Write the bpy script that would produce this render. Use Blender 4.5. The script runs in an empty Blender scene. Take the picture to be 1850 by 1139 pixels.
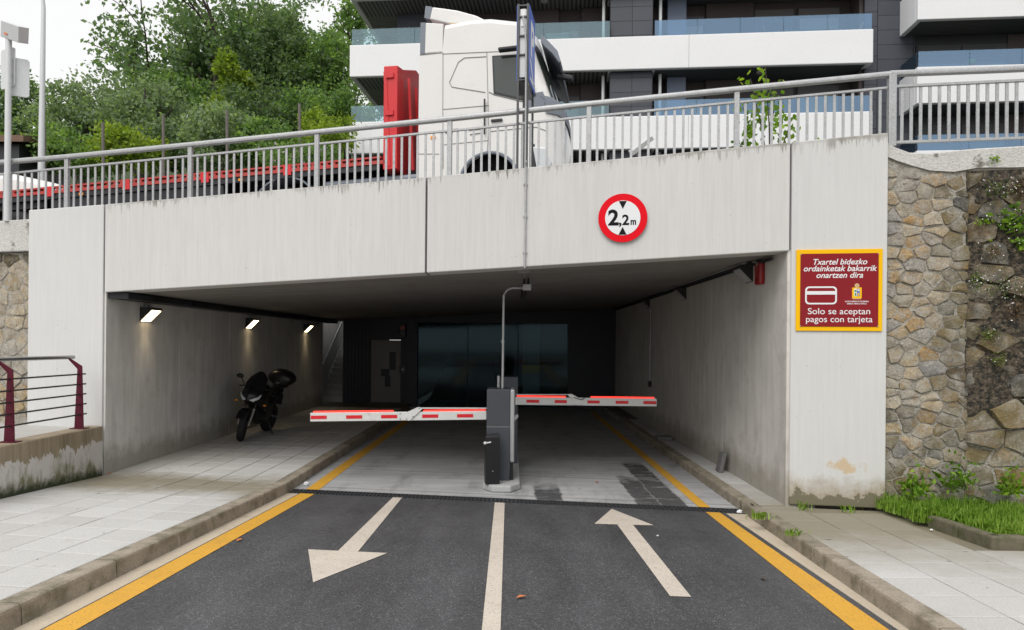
import bpy, bmesh, math, random
import numpy as np
from mathutils import Vector, Matrix
rad = math.radians
scene = bpy.context.scene
C = scene.collection

# ------------------------------------------------------------------ camera
CAM_H = 2.0
cam_d = bpy.data.cameras.new('camera'); cam = bpy.data.objects.new('camera', cam_d); C.objects.link(cam)
cam_d.lens = 24.0; cam_d.sensor_width = 36.0; cam_d.sensor_fit = 'HORIZONTAL'
cam_d.shift_y = 52.5 / 1850.0; cam_d.clip_start = 0.05; cam_d.clip_end = 600
ROLL = rad(0.5)
cam.matrix_world = Matrix.Translation((0, 0, CAM_H)) @ Matrix.Rotation(rad(90), 4, 'X') @ Matrix.Rotation(ROLL, 4, 'Z')
scene.camera = cam

# ------------------------------------------------------------------ world and sun (bright overcast day)
SUN_EL, SUN_AZ = rad(52), rad(205)
world = bpy.data.worlds.new('World'); scene.world = world; world.use_nodes = True
wn = world.node_tree; wn.nodes.clear()
sky = wn.nodes.new('ShaderNodeTexSky'); sky.sky_type = 'NISHITA'; sky.sun_disc = False
sky.sun_elevation = SUN_EL; sky.sun_rotation = SUN_AZ; sky.air_density = 1.0; sky.dust_density = 4.0
bg1 = wn.nodes.new('ShaderNodeBackground'); bg1.inputs['Strength'].default_value = 0.05
bg2 = wn.nodes.new('ShaderNodeBackground'); bg2.inputs['Color'].default_value = (1.0, 0.995, 0.985, 1); bg2.inputs['Strength'].default_value = 0.76
mixw = wn.nodes.new('ShaderNodeMixShader'); mixw.inputs[0].default_value = 0.85       # cloud cover
wo = wn.nodes.new('ShaderNodeOutputWorld')
wn.links.new(sky.outputs[0], bg1.inputs['Color']); wn.links.new(bg1.outputs[0], mixw.inputs[1])
wn.links.new(bg2.outputs[0], mixw.inputs[2]); wn.links.new(mixw.outputs[0], wo.inputs['Surface'])
sun_d = bpy.data.lights.new('sun', 'SUN'); sun_d.energy = 1.5; sun_d.angle = rad(40); sun_d.color = (1.0, 0.97, 0.93)
sun = bpy.data.objects.new('sun', sun_d); C.objects.link(sun)
sun.rotation_euler = Vector((-math.sin(SUN_AZ) * math.cos(SUN_EL), -math.cos(SUN_AZ) * math.cos(SUN_EL), -math.sin(SUN_EL))).to_track_quat('-Z', 'Y').to_euler()
sun.location = (0, -10, 30)
scene.view_settings.view_transform = 'Standard'; scene.view_settings.look = 'None'
scene.view_settings.exposure = 0.58; scene.view_settings.gamma = 1.0
scene.render.engine = 'CYCLES'
scene.cycles.max_bounces = 8; scene.cycles.diffuse_bounces = 2; scene.cycles.transparent_max_bounces = 12
scene.cycles.use_denoising = True

# ------------------------------------------------------------------ measuring helpers: the place's planes
FPX = 1850 * 24 / 36.0
S, D0, K = 0.16, 8.57, 0.055        # portal face: Y = D0 - S*X ; ramp outside falls K per metre towards it
def ray(u, v):
    x, y = (u - 925) / FPX, (622 - v) / FPX
    return x * math.cos(ROLL) - y * math.sin(ROLL), x * math.sin(ROLL) + y * math.cos(ROLL)
def face(u, v, off=0.0):
    a, b = ray(u, v); Y = (D0 + off) / (1 + S * a); return Vector((a * Y, Y, CAM_H + b * Y))
def ypl(u, v, Y):
    a, b = ray(u, v); return Vector((a * Y, Y, CAM_H + b * Y))
def fy(X, off=0.0): return D0 + off - S * X
def gz(X, Y, h=0.0): return max(0.0, K * (fy(X) - Y)) + h
def zt(X): return float(np.interp(X, [-9, -6.83, -5.69, -1.12, 3.27, 4.32, 9], [3.72, 3.84, 3.89, 4.13, 4.41, 4.48, 4.75]))
def zc(X): return 2.966 + 0.0515 * X
def zr(X): return 3.85 + 0.054 * X

# ------------------------------------------------------------------ mesh helpers
class MB:
    def __init__(self): self.v = []; self.f = []
    def add(self, vs, fs):
        n = len(self.v); self.v += [tuple(p) for p in vs]; self.f += [tuple(i + n for i in q) for q in fs]; return self
    def box(self, x0, x1, y0, y1, z0, z1):
        return self.add([(x0, y0, z0), (x1, y0, z0), (x1, y1, z0), (x0, y1, z0), (x0, y0, z1), (x1, y0, z1), (x1, y1, z1), (x0, y1, z1)],
                        [(0, 3, 2, 1), (4, 5, 6, 7), (0, 1, 5, 4), (1, 2, 6, 5), (2, 3, 7, 6), (3, 0, 4, 7)])
    def obox(self, c, size, rot=None):
        r = rot or Matrix.Identity(3); h = [s / 2 for s in size]
        vs = [Vector(c) + r @ Vector((sx * h[0], sy * h[1], sz * h[2])) for sz in (-1, 1) for sx, sy in ((-1, -1), (1, -1), (1, 1), (-1, 1))]
        return self.add(vs, [(0, 3, 2, 1), (4, 5, 6, 7), (0, 1, 5, 4), (1, 2, 6, 5), (2, 3, 7, 6), (3, 0, 4, 7)])
    def prism(self, pts, vec):
        n = len(pts); a = [Vector(p) for p in pts]; b = [p + Vector(vec) for p in a]
        return self.add(a + b, [tuple(range(n))[::-1], tuple(range(n, 2 * n))] + [(i, (i + 1) % n, n + (i + 1) % n, n + i) for i in range(n)])
    def hexa(self, a, b):           # two quads of four points
        return self.add(list(a) + list(b), [(3, 2, 1, 0), (4, 5, 6, 7)] + [(i, (i + 1) % 4, 4 + (i + 1) % 4, 4 + i) for i in range(4)])
    def tube(self, path, r, n=8, caps=True):
        P = [Vector(p) for p in path]; rs = r if isinstance(r, (list, tuple)) else [r] * len(P); vs = []; fs = []
        for i, p in enumerate(P):
            t = ((P[min(i + 1, len(P) - 1)] - p).normalized() + (p - P[max(i - 1, 0)]).normalized())
            t = t.normalized() if t.length > 1e-6 else Vector((0, 0, 1))
            ax = t.cross(Vector((0, 0, 1)) if abs(t.z) < .9 else Vector((0, 1, 0))).normalized(); ay = t.cross(ax).normalized()
            if i and ax.dot(pax) < 0: pass
            pax = ax
            for k in range(n):
                g = 2 * math.pi * k / n; vs.append(p + (ax * math.cos(g) + ay * math.sin(g)) * rs[i])
        for i in range(len(P) - 1):
            for k in range(n):
                fs.append((i * n + k, i * n + (k + 1) % n, (i + 1) * n + (k + 1) % n, (i + 1) * n + k))
        if caps: fs += [tuple(range(n))[::-1], tuple(range((len(P) - 1) * n, len(P) * n))]
        return self.add(vs, fs)
    def ball(self, c, r, nu=12, nv=8):
        r = r if isinstance(r, (list, tuple)) else (r, r, r); vs = []; fs = []
        for j in range(nv + 1):
            th = math.pi * j / nv
            for i in range(nu):
                ph = 2 * math.pi * i / nu
                vs.append((c[0] + r[0] * math.sin(th) * math.cos(ph), c[1] + r[1] * math.sin(th) * math.sin(ph), c[2] + r[2] * math.cos(th)))
        for j in range(nv):
            for i in range(nu): fs.append((j * nu + i, (j + 1) * nu + i, (j + 1) * nu + (i + 1) % nu, j * nu + (i + 1) % nu))
        return self.add(vs, fs)
    def torus(self, c, R, r, axis='Y', n=24, m=10, sq=1.0):
        vs = []; fs = []
        for i in range(n):
            a = 2 * math.pi * i / n
            for j in range(m):
                b = 2 * math.pi * j / m; q = R + r * math.cos(b); w = r * sq * math.sin(b)
                p = (q * math.cos(a), w, q * math.sin(a)) if axis == 'Y' else (w, q * math.cos(a), q * math.sin(a))
                vs.append((c[0] + p[0], c[1] + p[1], c[2] + p[2]))
        for i in range(n):
            for j in range(m): fs.append((i * m + j, i * m + (j + 1) % m, ((i + 1) % n) * m + (j + 1) % m, ((i + 1) % n) * m + j))
        return self.add(vs, fs)
    def loft(self, rings, cap=True):
        n = len(rings[0]); vs = [p for r in rings for p in r]; fs = []
        for i in range(len(rings) - 1):
            for k in range(n): fs.append((i * n + k, i * n + (k + 1) % n, (i + 1) * n + (k + 1) % n, (i + 1) * n + k))
        if cap: fs += [tuple(range(n))[::-1], tuple(range((len(rings) - 1) * n, len(rings) * n))]
        return self.add(vs, fs)
    def mesh(self, name, smooth=None):
        me = bpy.data.meshes.new(name); me.from_pydata(self.v, [], self.f)
        bm = bmesh.new(); bm.from_mesh(me); bmesh.ops.recalc_face_normals(bm, faces=bm.faces); bm.to_mesh(me); bm.free()
        if smooth is not None:
            me.polygons.foreach_set('use_smooth', [True] * len(me.polygons)); me.set_sharp_from_angle(angle=rad(smooth))
        return me
    def build(self, name, m, parent=None, smooth=None, bevel=0, seg=2, world=False):
        """world=True: vertices are given in world space and moved into the parent's space"""
        if world and parent is not None:
            inv = wmat(parent).inverted(); self.v = [tuple(inv @ Vector(p)) for p in self.v]
        return link(name, self.mesh(name, smooth), m, parent, bevel, seg)
def wmat(o):
    m = o.matrix_basis.copy()
    while o.parent is not None: o = o.parent; m = o.matrix_basis @ m
    return m
def link(name, me, m, parent=None, bevel=0, seg=2, loc=None, rot=None):
    if m is not None and not me.materials: me.materials.append(MT[m] if isinstance(m, str) else m)
    o = bpy.data.objects.new(name, me); C.objects.link(o); o.parent = parent
    if loc is not None: o.location = loc
    if rot is not None: o.rotation_euler = rot
    if bevel:
        b = o.modifiers.new('bevel', 'BEVEL'); b.width = bevel; b.segments = seg; b.limit_method = 'ANGLE'; b.angle_limit = rad(35)
    return o
def tag(o, label=None, cat=None, group=None, kind=None):
    if label: o['label'] = label
    if cat: o['category'] = cat
    if group: o['group'] = group
    if kind: o['kind'] = kind
    return o
def thing(name, label, cat, loc=(0, 0, 0), rotz=0.0, group=None):
    o = bpy.data.objects.new(name, None); C.objects.link(o); o.location = loc; o.rotation_euler = (0, 0, rotz); o.empty_display_size = .1
    return tag(o, label, cat, group)
def copy_tree(o, parent=None):
    c = o.copy(); C.objects.link(c); c.parent = parent
    for ch in list(o.children): copy_tree(ch, c)
    return c
def npmesh(name, V, Fq):
    """V (n,3), Fq (m,k) faces with k corners, fast"""
    me = bpy.data.meshes.new(name); m, k = Fq.shape
    me.vertices.add(len(V)); me.vertices.foreach_set('co', V.astype(np.float32).ravel())
    me.loops.add(m * k); me.loops.foreach_set('vertex_index', Fq.astype(np.int32).ravel())
    me.polygons.add(m); me.polygons.foreach_set('loop_start', np.arange(0, m * k, k, dtype=np.int32))
    me.update(calc_edges=True); return me
def text_mesh(name, s, size, m, parent, loc, rot=(rad(90), 0, 0), bold=0.0, shear=0.0, ax='CENTER', sx=1.0, ext=0.0005, space=1.0):
    cu = bpy.data.curves.new(name + '_c', 'FONT'); cu.body = s; cu.size = size; cu.align_x = ax; cu.align_y = 'BOTTOM_BASELINE'
    cu.offset = bold; cu.shear = shear; cu.extrude = ext; cu.space_character = space; cu.resolution_u = 6
    tmp = bpy.data.objects.new(name + '_t', cu); C.objects.link(tmp)
    dg = bpy.context.evaluated_depsgraph_get(); me = bpy.data.meshes.new_from_object(tmp.evaluated_get(dg))
    bpy.data.objects.remove(tmp); bpy.data.curves.remove(cu)
    me.materials.clear(); o = link(name, me, m, parent, loc=loc, rot=rot); o.scale = (sx, 1, 1); return o

# ------------------------------------------------------------------ materials
MT = {}
def nt(name):
    m = bpy.data.materials.new(name); m.use_nodes = True; t = m.node_tree; t.nodes.clear()
    out = t.nodes.new('ShaderNodeOutputMaterial'); bs = t.nodes.new('ShaderNodeBsdfPrincipled'); t.links.new(bs.outputs[0], out.inputs[0])
    MT[name] = m; return m, t, bs, out
def N(t, typ, **kw):
    n = t.nodes.new(typ)
    for k, v in kw.items():
        if k.startswith('i_'):
            key = k[2:]; n.inputs[int(key) if key.isdigit() else key.replace('_', ' ')].default_value = v
        else: setattr(n, k, v)
    return n
def L(t, a, b): t.links.new(a, b)
def coords(t, space='world'):
    if space == 'world': return N(t, 'ShaderNodeNewGeometry').outputs['Position']
    return N(t, 'ShaderNodeTexCoord').outputs['Object']
def noise(t, co, scale, detail=4, rough=.55, stretch=None):
    if stretch:
        mp = N(t, 'ShaderNodeMapping'); mp.inputs['Scale'].default_value = stretch; L(t, co, mp.inputs['Vector']); co = mp.outputs[0]
    n = N(t, 'ShaderNodeTexNoise'); n.inputs['Scale'].default_value = scale; n.inputs['Detail'].default_value = detail; n.inputs['Roughness'].default_value = rough
    L(t, co, n.inputs['Vector']); return n.outputs['Fac']
def ramp(t, fac, p0, p1, c0=(0, 0, 0, 1), c1=(1, 1, 1, 1)):
    r = N(t, 'ShaderNodeValToRGB'); e = r.color_ramp.elements; e[0].position = p0; e[1].position = p1; e[0].color = c0; e[1].color = c1
    L(t, fac, r.inputs[0]); return r.outputs[0]
def mixc(t, fac, a, b, mode='MIX'):
    m = N(t, 'ShaderNodeMix', data_type='RGBA', blend_type=mode)
    for sock, val in ((m.inputs[0], fac), (m.inputs[6], a), (m.inputs[7], b)):
        if isinstance(val, (int, float)): sock.default_value = val
        elif isinstance(val, (tuple, list)): sock.default_value = tuple(val) + ((1,) if len(val) == 3 else ())
        else: L(t, val, sock)
    return m.outputs[2]
def math_(t, op, a, b=None, c=None, clamp=False):
    m = N(t, 'ShaderNodeMath', operation=op, use_clamp=clamp)
    for i, val in enumerate((a, b, c)):
        if val is None: continue
        if isinstance(val, (int, float)): m.inputs[i].default_value = val
        else: L(t, val, m.inputs[i])
    return m.outputs[0]
def bump(t, bs, h, strength=.3, dist=.01):
    b = N(t, 'ShaderNodeBump'); b.inputs['Strength'].default_value = strength; b.inputs['Distance'].default_value = dist
    L(t, h, b.inputs['Height']); L(t, b.outputs[0], bs.inputs['Normal'])
def scl(c, k): return tuple(min(1, x * k) for x in c[:3])
def mat(name, col, rough=.6, metal=0.0, var=.12, scale=4.0, fine=60.0, finevar=.06, bmp=0.0, bdist=.004, rnd=0.0, spec=.5, space='world', dirt=None, dirtp=(.55, .75), coat=0.0):
    m, t, bs, out = nt(name); co = coords(t, space)
    n1 = noise(t, co, scale); c = mixc(t, n1, scl(col, 1 - var), scl(col, 1 + var))
    if finevar:
        n2 = noise(t, co, fine, 3, .6); f = ramp(t, n2, .3, .7, (1 - finevar * 2,) * 3 + (1,), (1 + finevar,) * 3 + (1,)); c = mixc(t, 1.0, c, f, 'MULTIPLY')
    if rnd:
        oi = N(t, 'ShaderNodeObjectInfo'); f = ramp(t, oi.outputs['Random'], 0, 1, (1 - rnd,) * 3 + (1,), (1 + rnd * .6,) * 3 + (1,)); c = mixc(t, 1.0, c, f, 'MULTIPLY')
    if dirt:
        n3 = noise(t, co, scale * 1.7, 6, .65); c = mixc(t, ramp(t, n3, *dirtp), c, dirt)
    L(t, c, bs.inputs['Base Color']); bs.inputs['Roughness'].default_value = rough; bs.inputs['Metallic'].default_value = metal
    bs.inputs['Specular IOR Level'].default_value = spec
    if coat: bs.inputs['Coat Weight'].default_value = coat; bs.inputs['Coat Roughness'].default_value = .05
    if bmp: bump(t, bs, noise(t, co, fine, 5, .65), bmp, bdist)
    return m
def plain(name, col, rough=.5, metal=0.0, emit=0.0, spec=.5, ecol=None):
    m, t, bs, out = nt(name); bs.inputs['Base Color'].default_value = tuple(col) + (1,); bs.inputs['Roughness'].default_value = rough; bs.inputs['Metallic'].default_value = metal
    bs.inputs['Specular IOR Level'].default_value = spec
    if emit: bs.inputs['Emission Color'].default_value = tuple(ecol or col) + (1,); bs.inputs['Emission Strength'].default_value = emit
    return m
def glass(name, tint, alpha_mix=.75, rough=.02, gcol=(.9, .95, 1)):
    m, t, bs, out = nt(name); t.nodes.remove(bs)
    tr = N(t, 'ShaderNodeBsdfTransparent'); tr.inputs[0].default_value = tuple(tint) + (1,)
    gl = N(t, 'ShaderNodeBsdfGlossy'); gl.inputs['Roughness'].default_value = rough; gl.inputs['Color'].default_value = tuple(gcol) + (1,)
    fr = N(t, 'ShaderNodeFresnel'); fr.inputs[0].default_value = 1.5
    f = math_(t, 'MULTIPLY_ADD', fr.outputs[0], 1.0, 1 - alpha_mix, clamp=True)
    mx = N(t, 'ShaderNodeMixShader'); L(t, f, mx.inputs[0]); L(t, tr.outputs[0], mx.inputs[1]); L(t, gl.outputs[0], mx.inputs[2]); L(t, mx.outputs[0], out.inputs[0]); return m
def leafmat(name, cols, trans=.48, rough=.55):
    m, t, bs, out = nt(name); g = N(t, 'ShaderNodeNewGeometry'); co = g.outputs['Position']
    r = N(t, 'ShaderNodeValToRGB'); e = r.color_ramp.elements
    while len(e) < len(cols): e.new(.5)
    for i, c in enumerate(cols): e[i].position = i / max(1, len(cols) - 1); e[i].color = tuple(c) + (1,)
    n1 = noise(t, co, .9, 3); f = math_(t, 'ADD', math_(t, 'MULTIPLY', g.outputs['Random Per Island'], .62), math_(t, 'MULTIPLY_ADD', n1, 1.3, -.45)); f = math_(t, 'MULTIPLY', f, 1.0, clamp=True)
    L(t, f, r.inputs[0]); L(t, r.outputs[0], bs.inputs['Base Color']); bs.inputs['Roughness'].default_value = rough; bs.inputs['Specular IOR Level'].default_value = .3
    tl = N(t, 'ShaderNodeBsdfTranslucent'); L(t, mixc(t, 1.0, r.outputs[0], (1.25, 1.35, .6), 'MULTIPLY'), tl.inputs[0])
    mx = N(t, 'ShaderNodeMixShader'); mx.inputs[0].default_value = trans; L(t, bs.outputs[0], mx.inputs[1]); L(t, tl.outputs[0], mx.inputs[2]); L(t, mx.outputs[0], out.inputs[0]); return m

# painted concrete of the portal: fine vertical run-off streaks, dark drips under the top edge, ochre stain at the foot
def portal_concrete(name, col, streak=.10, foot=False, top=True):
    m, t, bs, out = nt(name); co = coords(t); sx = N(t, 'ShaderNodeSeparateXYZ'); L(t, co, sx.inputs[0])
    base = mixc(t, noise(t, co, .8, 5, .6), scl(col, .93), scl(col, 1.05))
    st = noise(t, co, 5.0, 5, .7, (5.0, 5.0, .22)); base = mixc(t, 1.0, base, ramp(t, st, .36, .66, (1 - streak * 1.9,) * 3 + (1,), (1 + streak * .25,) * 3 + (1,)), 'MULTIPLY')
    st2 = noise(t, co, 22.0, 3, .7, (4.0, 4.0, .12)); base = mixc(t, 1.0, base, ramp(t, st2, .3, .62, (1 - streak * 1.1,) * 3 + (1,), (1, 1, 1, 1)), 'MULTIPLY')
    sp = noise(t, co, 38, 2, .5); base = mixc(t, ramp(t, sp, .74, .80), base, (.16, .15, .13))
    if top:
        zl = math_(t, 'MULTIPLY_ADD', sx.outputs[0], .0570, 4.205); d = math_(t, 'SUBTRACT', zl, sx.outputs[2])
        dn = noise(t, co, 19.0, 6, .8, (1.0, 1.0, .05)); d2 = math_(t, 'SUBTRACT', d, math_(t, 'MULTIPLY', ramp(t, dn, .50, .90), .42))
        base = mixc(t, math_(t, 'MULTIPLY', ramp(t, d2, -.012, .03, (1, 1, 1, 1), (0, 0, 0, 1)), ramp(t, noise(t, co, 2.1, 4, .7, (1, 1, .1)), .38, .66, (.12, .12, .12, 1), (.75, .75, .75, 1))), base, (.13, .115, .085))
    if foot:
        fn = noise(t, co, 4.0, 6, .7); zz = math_(t, 'SUBTRACT', sx.outputs[2], math_(t, 'MULTIPLY', fn, .55))
        base = mixc(t, math_(t, 'MULTIPLY', ramp(t, zz, -.12, .22, (1, 1, 1, 1), (0, 0, 0, 1)), .8), base, (.30, .235, .15))
        base = mixc(t, math_(t, 'MULTIPLY', ramp(t, zz, -.18, -.02, (1, 1, 1, 1), (0, 0, 0, 1)), .75), base, (.10, .10, .055))
        on = noise(t, co, 6.0, 5, .7); zo = math_(t, 'ABSOLUTE', math_(t, 'SUBTRACT', sx.outputs[2], .62)); xo = math_(t, 'ABSOLUTE', math_(t, 'SUBTRACT', sx.outputs[0], 3.88))
        om = math_(t, 'SUBTRACT', on, math_(t, 'ADD', math_(t, 'MULTIPLY', zo, 2.2), math_(t, 'MULTIPLY', xo, .9))); base = mixc(t, math_(t, 'MULTIPLY', ramp(t, om, .28, .38), .6), base, (.52, .34, .12))
    L(t, base, bs.inputs['Base Color']); bs.inputs['Roughness'].default_value = .75; bs.inputs['Specular IOR Level'].default_value = .3
    bump(t, bs, noise(t, co, 45, 5, .65), .12, .003); return m
portal_concrete('fascia', (.60, .597, .59), .038)
portal_concrete('pillar', (.595, .598, .592), .025, foot=True)
portal_concrete('pillar_left', (.595, .60, .594), .025, top=False)
def tunnel_wall(name, col):
    m, t, bs, out = nt(name); co = coords(t); sx = N(t, 'ShaderNodeSeparateXYZ'); L(t, co, sx.inputs[0])
    b = mixc(t, noise(t, co, 1.1, 6, .65), scl(col, .72), scl(col, 1.15))
    b = mixc(t, 1.0, b, ramp(t, noise(t, co, 4.0, 5, .7, (1, 1.6, .2)), .3, .7, (.80, .80, .80, 1), (1.05, 1.05, 1.05, 1)), 'MULTIPLY')
    b = mixc(t, math_(t, 'MULTIPLY', ramp(t, noise(t, co, 2.3, 6, .7), .55, .78), .35), b, (.17, .155, .12))
    zz = math_(t, 'SUBTRACT', sx.outputs[2], math_(t, 'MULTIPLY', noise(t, co, 3.0, 6, .7), .6))
    b = mixc(t, math_(t, 'MULTIPLY', ramp(t, zz, -.2, .25, (1, 1, 1, 1), (0, 0, 0, 1)), .55), b, (.20, .175, .12))
    b = mixc(t, ramp(t, noise(t, co, 30, 2, .5), .73, .79), b, (.14, .13, .12))
    L(t, b, bs.inputs['Base Color']); bs.inputs['Roughness'].default_value = .8; bs.inputs['Specular IOR Level'].default_value = .25
    bump(t, bs, noise(t, co, 30, 5, .65), .15, .004)
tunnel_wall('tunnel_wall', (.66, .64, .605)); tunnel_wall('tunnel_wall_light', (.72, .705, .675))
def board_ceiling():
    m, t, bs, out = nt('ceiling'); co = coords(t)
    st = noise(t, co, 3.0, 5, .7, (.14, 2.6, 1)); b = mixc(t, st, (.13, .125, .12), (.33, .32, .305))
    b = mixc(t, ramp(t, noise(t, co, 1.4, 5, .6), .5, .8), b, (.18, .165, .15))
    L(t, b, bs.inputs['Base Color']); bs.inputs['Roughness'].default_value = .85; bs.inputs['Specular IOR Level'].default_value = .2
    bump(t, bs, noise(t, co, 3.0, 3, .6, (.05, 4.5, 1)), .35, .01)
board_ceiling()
def asphalt():
    m, t, bs, out = nt('asphalt'); co = coords(t)
    b = mixc(t, noise(t, co, .7, 5, .6), (.050, .051, .054), (.070, .071, .075))
    v = N(t, 'ShaderNodeTexVoronoi'); v.inputs['Scale'].default_value = 135; L(t, co, v.inputs['Vector']); cs_ = N(t, 'ShaderNodeSeparateColor'); L(t, v.outputs['Color'], cs_.inputs[0])
    b = mixc(t, 1.0, b, ramp(t, cs_.outputs[0], 0, 1, (.66, .66, .66, 1), (1.36, 1.36, 1.39, 1)), 'MULTIPLY')
    b = mixc(t, ramp(t, cs_.outputs[1], .95, .97), b, (.17, .17, .175)); b = mixc(t, ramp(t, v.outputs['Distance'], .0115, .0145), b, (.014, .014, .014)) if False else b
    b = mixc(t, 1.0, b, ramp(t, noise(t, co, 26, 4, .7), .3, .7, (.85, .85, .85, 1), (1.14, 1.14, 1.14, 1)), 'MULTIPLY')
    b = mixc(t, 1.0, b, ramp(t, noise(t, co, 1.5, 6, .7, (1.4, .35, 1)), .3, .72, (.70, .70, .70, 1), (1.30, 1.30, 1.30, 1)), 'MULTIPLY')
    b = mixc(t, math_(t, 'MULTIPLY', ramp(t, noise(t, co, 4.4, 5, .7), .69, .74), .6), b, (.022, .022, .023))
    b = mixc(t, math_(t, 'MULTIPLY', ramp(t, noise(t, co, 2.6, 5, .7), .68, .80), .25), b, (.15, .10, .06))
    L(t, b, bs.inputs['Base Color'])
    L(t, ramp(t, noise(t, co, .9, 4, .6), .3, .7, (.46,) * 3 + (1,), (.68,) * 3 + (1,)), bs.inputs['Roughness']); bs.inputs['Specular IOR Level'].default_value = .5
    bump(t, bs, v.outputs['Distance'], .5, .004)
asphalt()
def concrete_floor():
    m, t, bs, out = nt('tunnel_floor'); co = coords(t); sx = N(t, 'ShaderNodeSeparateXYZ'); L(t, co, sx.inputs[0]); X, Y = sx.outputs[0], sx.outputs[1]
    b = mixc(t, noise(t, co, .9, 6, .62), (.30, .305, .315), (.46, .465, .47))
    b = mixc(t, 1.0, b, ramp(t, noise(t, co, 2.2, 6, .7, (.35, 2.2, 1)), .3, .72, (.72,) * 3 + (1,), (1.12,) * 3 + (1,)), 'MULTIPLY')
    yk = math_(t, 'ADD', math_(t, 'ADD', Y, math_(t, 'MULTIPLY', X, S)), math_(t, 'MULTIPLY_ADD', noise(t, co, 4, 3, .6), .05, -.025)); fr_j = math_(t, 'ABSOLUTE', math_(t, 'SUBTRACT', math_(t, 'FRACT', math_(t, 'MULTIPLY', yk, .72)), .5))
    b = mixc(t, math_(t, 'MULTIPLY', ramp(t, fr_j, .0, .022, (1, 1, 1, 1), (0, 0, 0, 1)), .55), b, (.12, .12, .12)); b = mixc(t, math_(t, 'MULTIPLY', ramp(t, math_(t, 'ABSOLUTE', math_(t, 'SUBTRACT', fr_j, .06)), .0, .03, (1, 1, 1, 1), (0, 0, 0, 1)), math_(t, 'MULTIPLY', noise(t, co, 2.5, 5, .7), .6)), b, (.55, .55, .55))
    b = mixc(t, math_(t, 'MULTIPLY', ramp(t, noise(t, co, 1.7, 6, .7, (1.6, .5, 1)), .52, .70), .55), b, (.13, .13, .132))
    def track(xc, w, y1):
        nx = math_(t, 'MULTIPLY_ADD', noise(t, co, 5.0, 5, .75, (1, .5, 1)), .16, -.08)
        dx = math_(t, 'ABSOLUTE', math_(t, 'SUBTRACT', math_(t, 'ADD', X, nx), xc)); k = ramp(t, dx, w, w + .03, (1, 1, 1, 1), (0, 0, 0, 1))
        yy = math_(t, 'ADD', Y, math_(t, 'MULTIPLY', noise(t, co, 5, 3, .6), 1.2)); return math_(t, 'MULTIPLY', k, ramp(t, math_(t, 'SUBTRACT', yy, y1 - 1), .4, .9, (1, 1, 1, 1), (0, 0, 0, 1)))
    brk = ramp(t, noise(t, co, 3.5, 5, .7, (.5, 1.2, 1)), .34, .48, (.25, .25, .25, 1), (1, 1, 1, 1))
    w = math_(t, 'MAXIMUM', track(.50, .16, 10.6), math_(t, 'MAXIMUM', track(1.74, .13, 11.2), track(2.05, .15, 12.5))); w = math_(t, 'MULTIPLY', w, brk)
    sp = ramp(t, noise(t, co, 9, 3, .5), .70, .74); w = math_(t, 'MAXIMUM', w, math_(t, 'MULTIPLY', sp, .8))
    b = mixc(t, math_(t, 'MULTIPLY', w, .85), b, (.055, .055, .058))
    L(t, b, bs.inputs['Base Color']); L(t, math_(t, 'MULTIPLY_ADD', w, -.38, .62), bs.inputs['Roughness']); bs.inputs['Specular IOR Level'].default_value = .4
    bump(t, bs, noise(t, co, 60, 5, .65), .15, .004)
concrete_floor()
def paving(name, col):
    m, t, bs, out = nt(name); co = coords(t); sx = N(t, 'ShaderNodeSeparateXYZ'); L(t, co, sx.inputs[0])
    b = mixc(t, noise(t, co, 1.3, 5, .6), scl(col, .9), scl(col, 1.06))
    b = mixc(t, 1.0, b, ramp(t, noise(t, co, 130, 3, .7), .35, .65, (.78,) * 3 + (1,), (1.08,) * 3 + (1,)), 'MULTIPLY')
    b = mixc(t, 1.0, b, ramp(t, noise(t, co, 300, 2, .6), .55, .72, (1, 1, 1, 1), (.62, .6, .58, 1)), 'MULTIPLY')
    oi = N(t, 'ShaderNodeObjectInfo'); b = mixc(t, 1.0, b, ramp(t, oi.outputs['Random'], 0, 1, (.91, .90, .885, 1), (1.05, 1.05, 1.05, 1)), 'MULTIPLY')
    # damp algae stain near the portal line, with broken edges
    d = math_(t, 'SUBTRACT', math_(t, 'SUBTRACT', D0, math_(t, 'MULTIPLY', sx.outputs[0], S)), sx.outputs[1])
    dn = math_(t, 'ADD', d, math_(t, 'MULTIPLY_ADD', noise(t, co, 1.6, 6, .7), 1.7, -.85)); dn = math_(t, 'DIVIDE', dn, math_(t, 'MULTIPLY_ADD', math_(t, 'GREATER_THAN', sx.outputs[0], 0), 1.1, 1)); a = math_(t, 'ABSOLUTE', math_(t, 'SUBTRACT', dn, .42))
    b = mixc(t, math_(t, 'MULTIPLY', ramp(t, a, .25, 1.1, (1, 1, 1, 1), (0, 0, 0, 1)), .85), b, (.21, .185, .125))
    b = mixc(t, math_(t, 'MULTIPLY', ramp(t, noise(t, co, 3.4, 5, .7), .60, .76), .4), b, (.28, .26, .21)); b = mixc(t, ramp(t, noise(t, co, 11, 2, .5), .745, .765), b, (.11, .105, .095))
    L(t, b, bs.inputs['Base Color']); bs.inputs['Roughness'].default_value = .72; bs.inputs['Specular IOR Level'].default_value = .35
    bump(t, bs, noise(t, co, 140, 4, .7), .25, .002)
paving('paving', (.56, .56, .55))
paving('paving_joint', (.20, .19, .165))
mat('kerb', (.31, .268, .212), .8, var=.28, scale=3.0, fine=70, finevar=.14, bmp=.35, rnd=.12, dirt=(.115, .105, .065), dirtp=(.46, .70))
mat('gutter', (.50, .43, .335), .8, var=.14, scale=2.0, fine=90, finevar=.08, bmp=.2, dirt=(.26, .225, .165), dirtp=(.55, .8))
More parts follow.
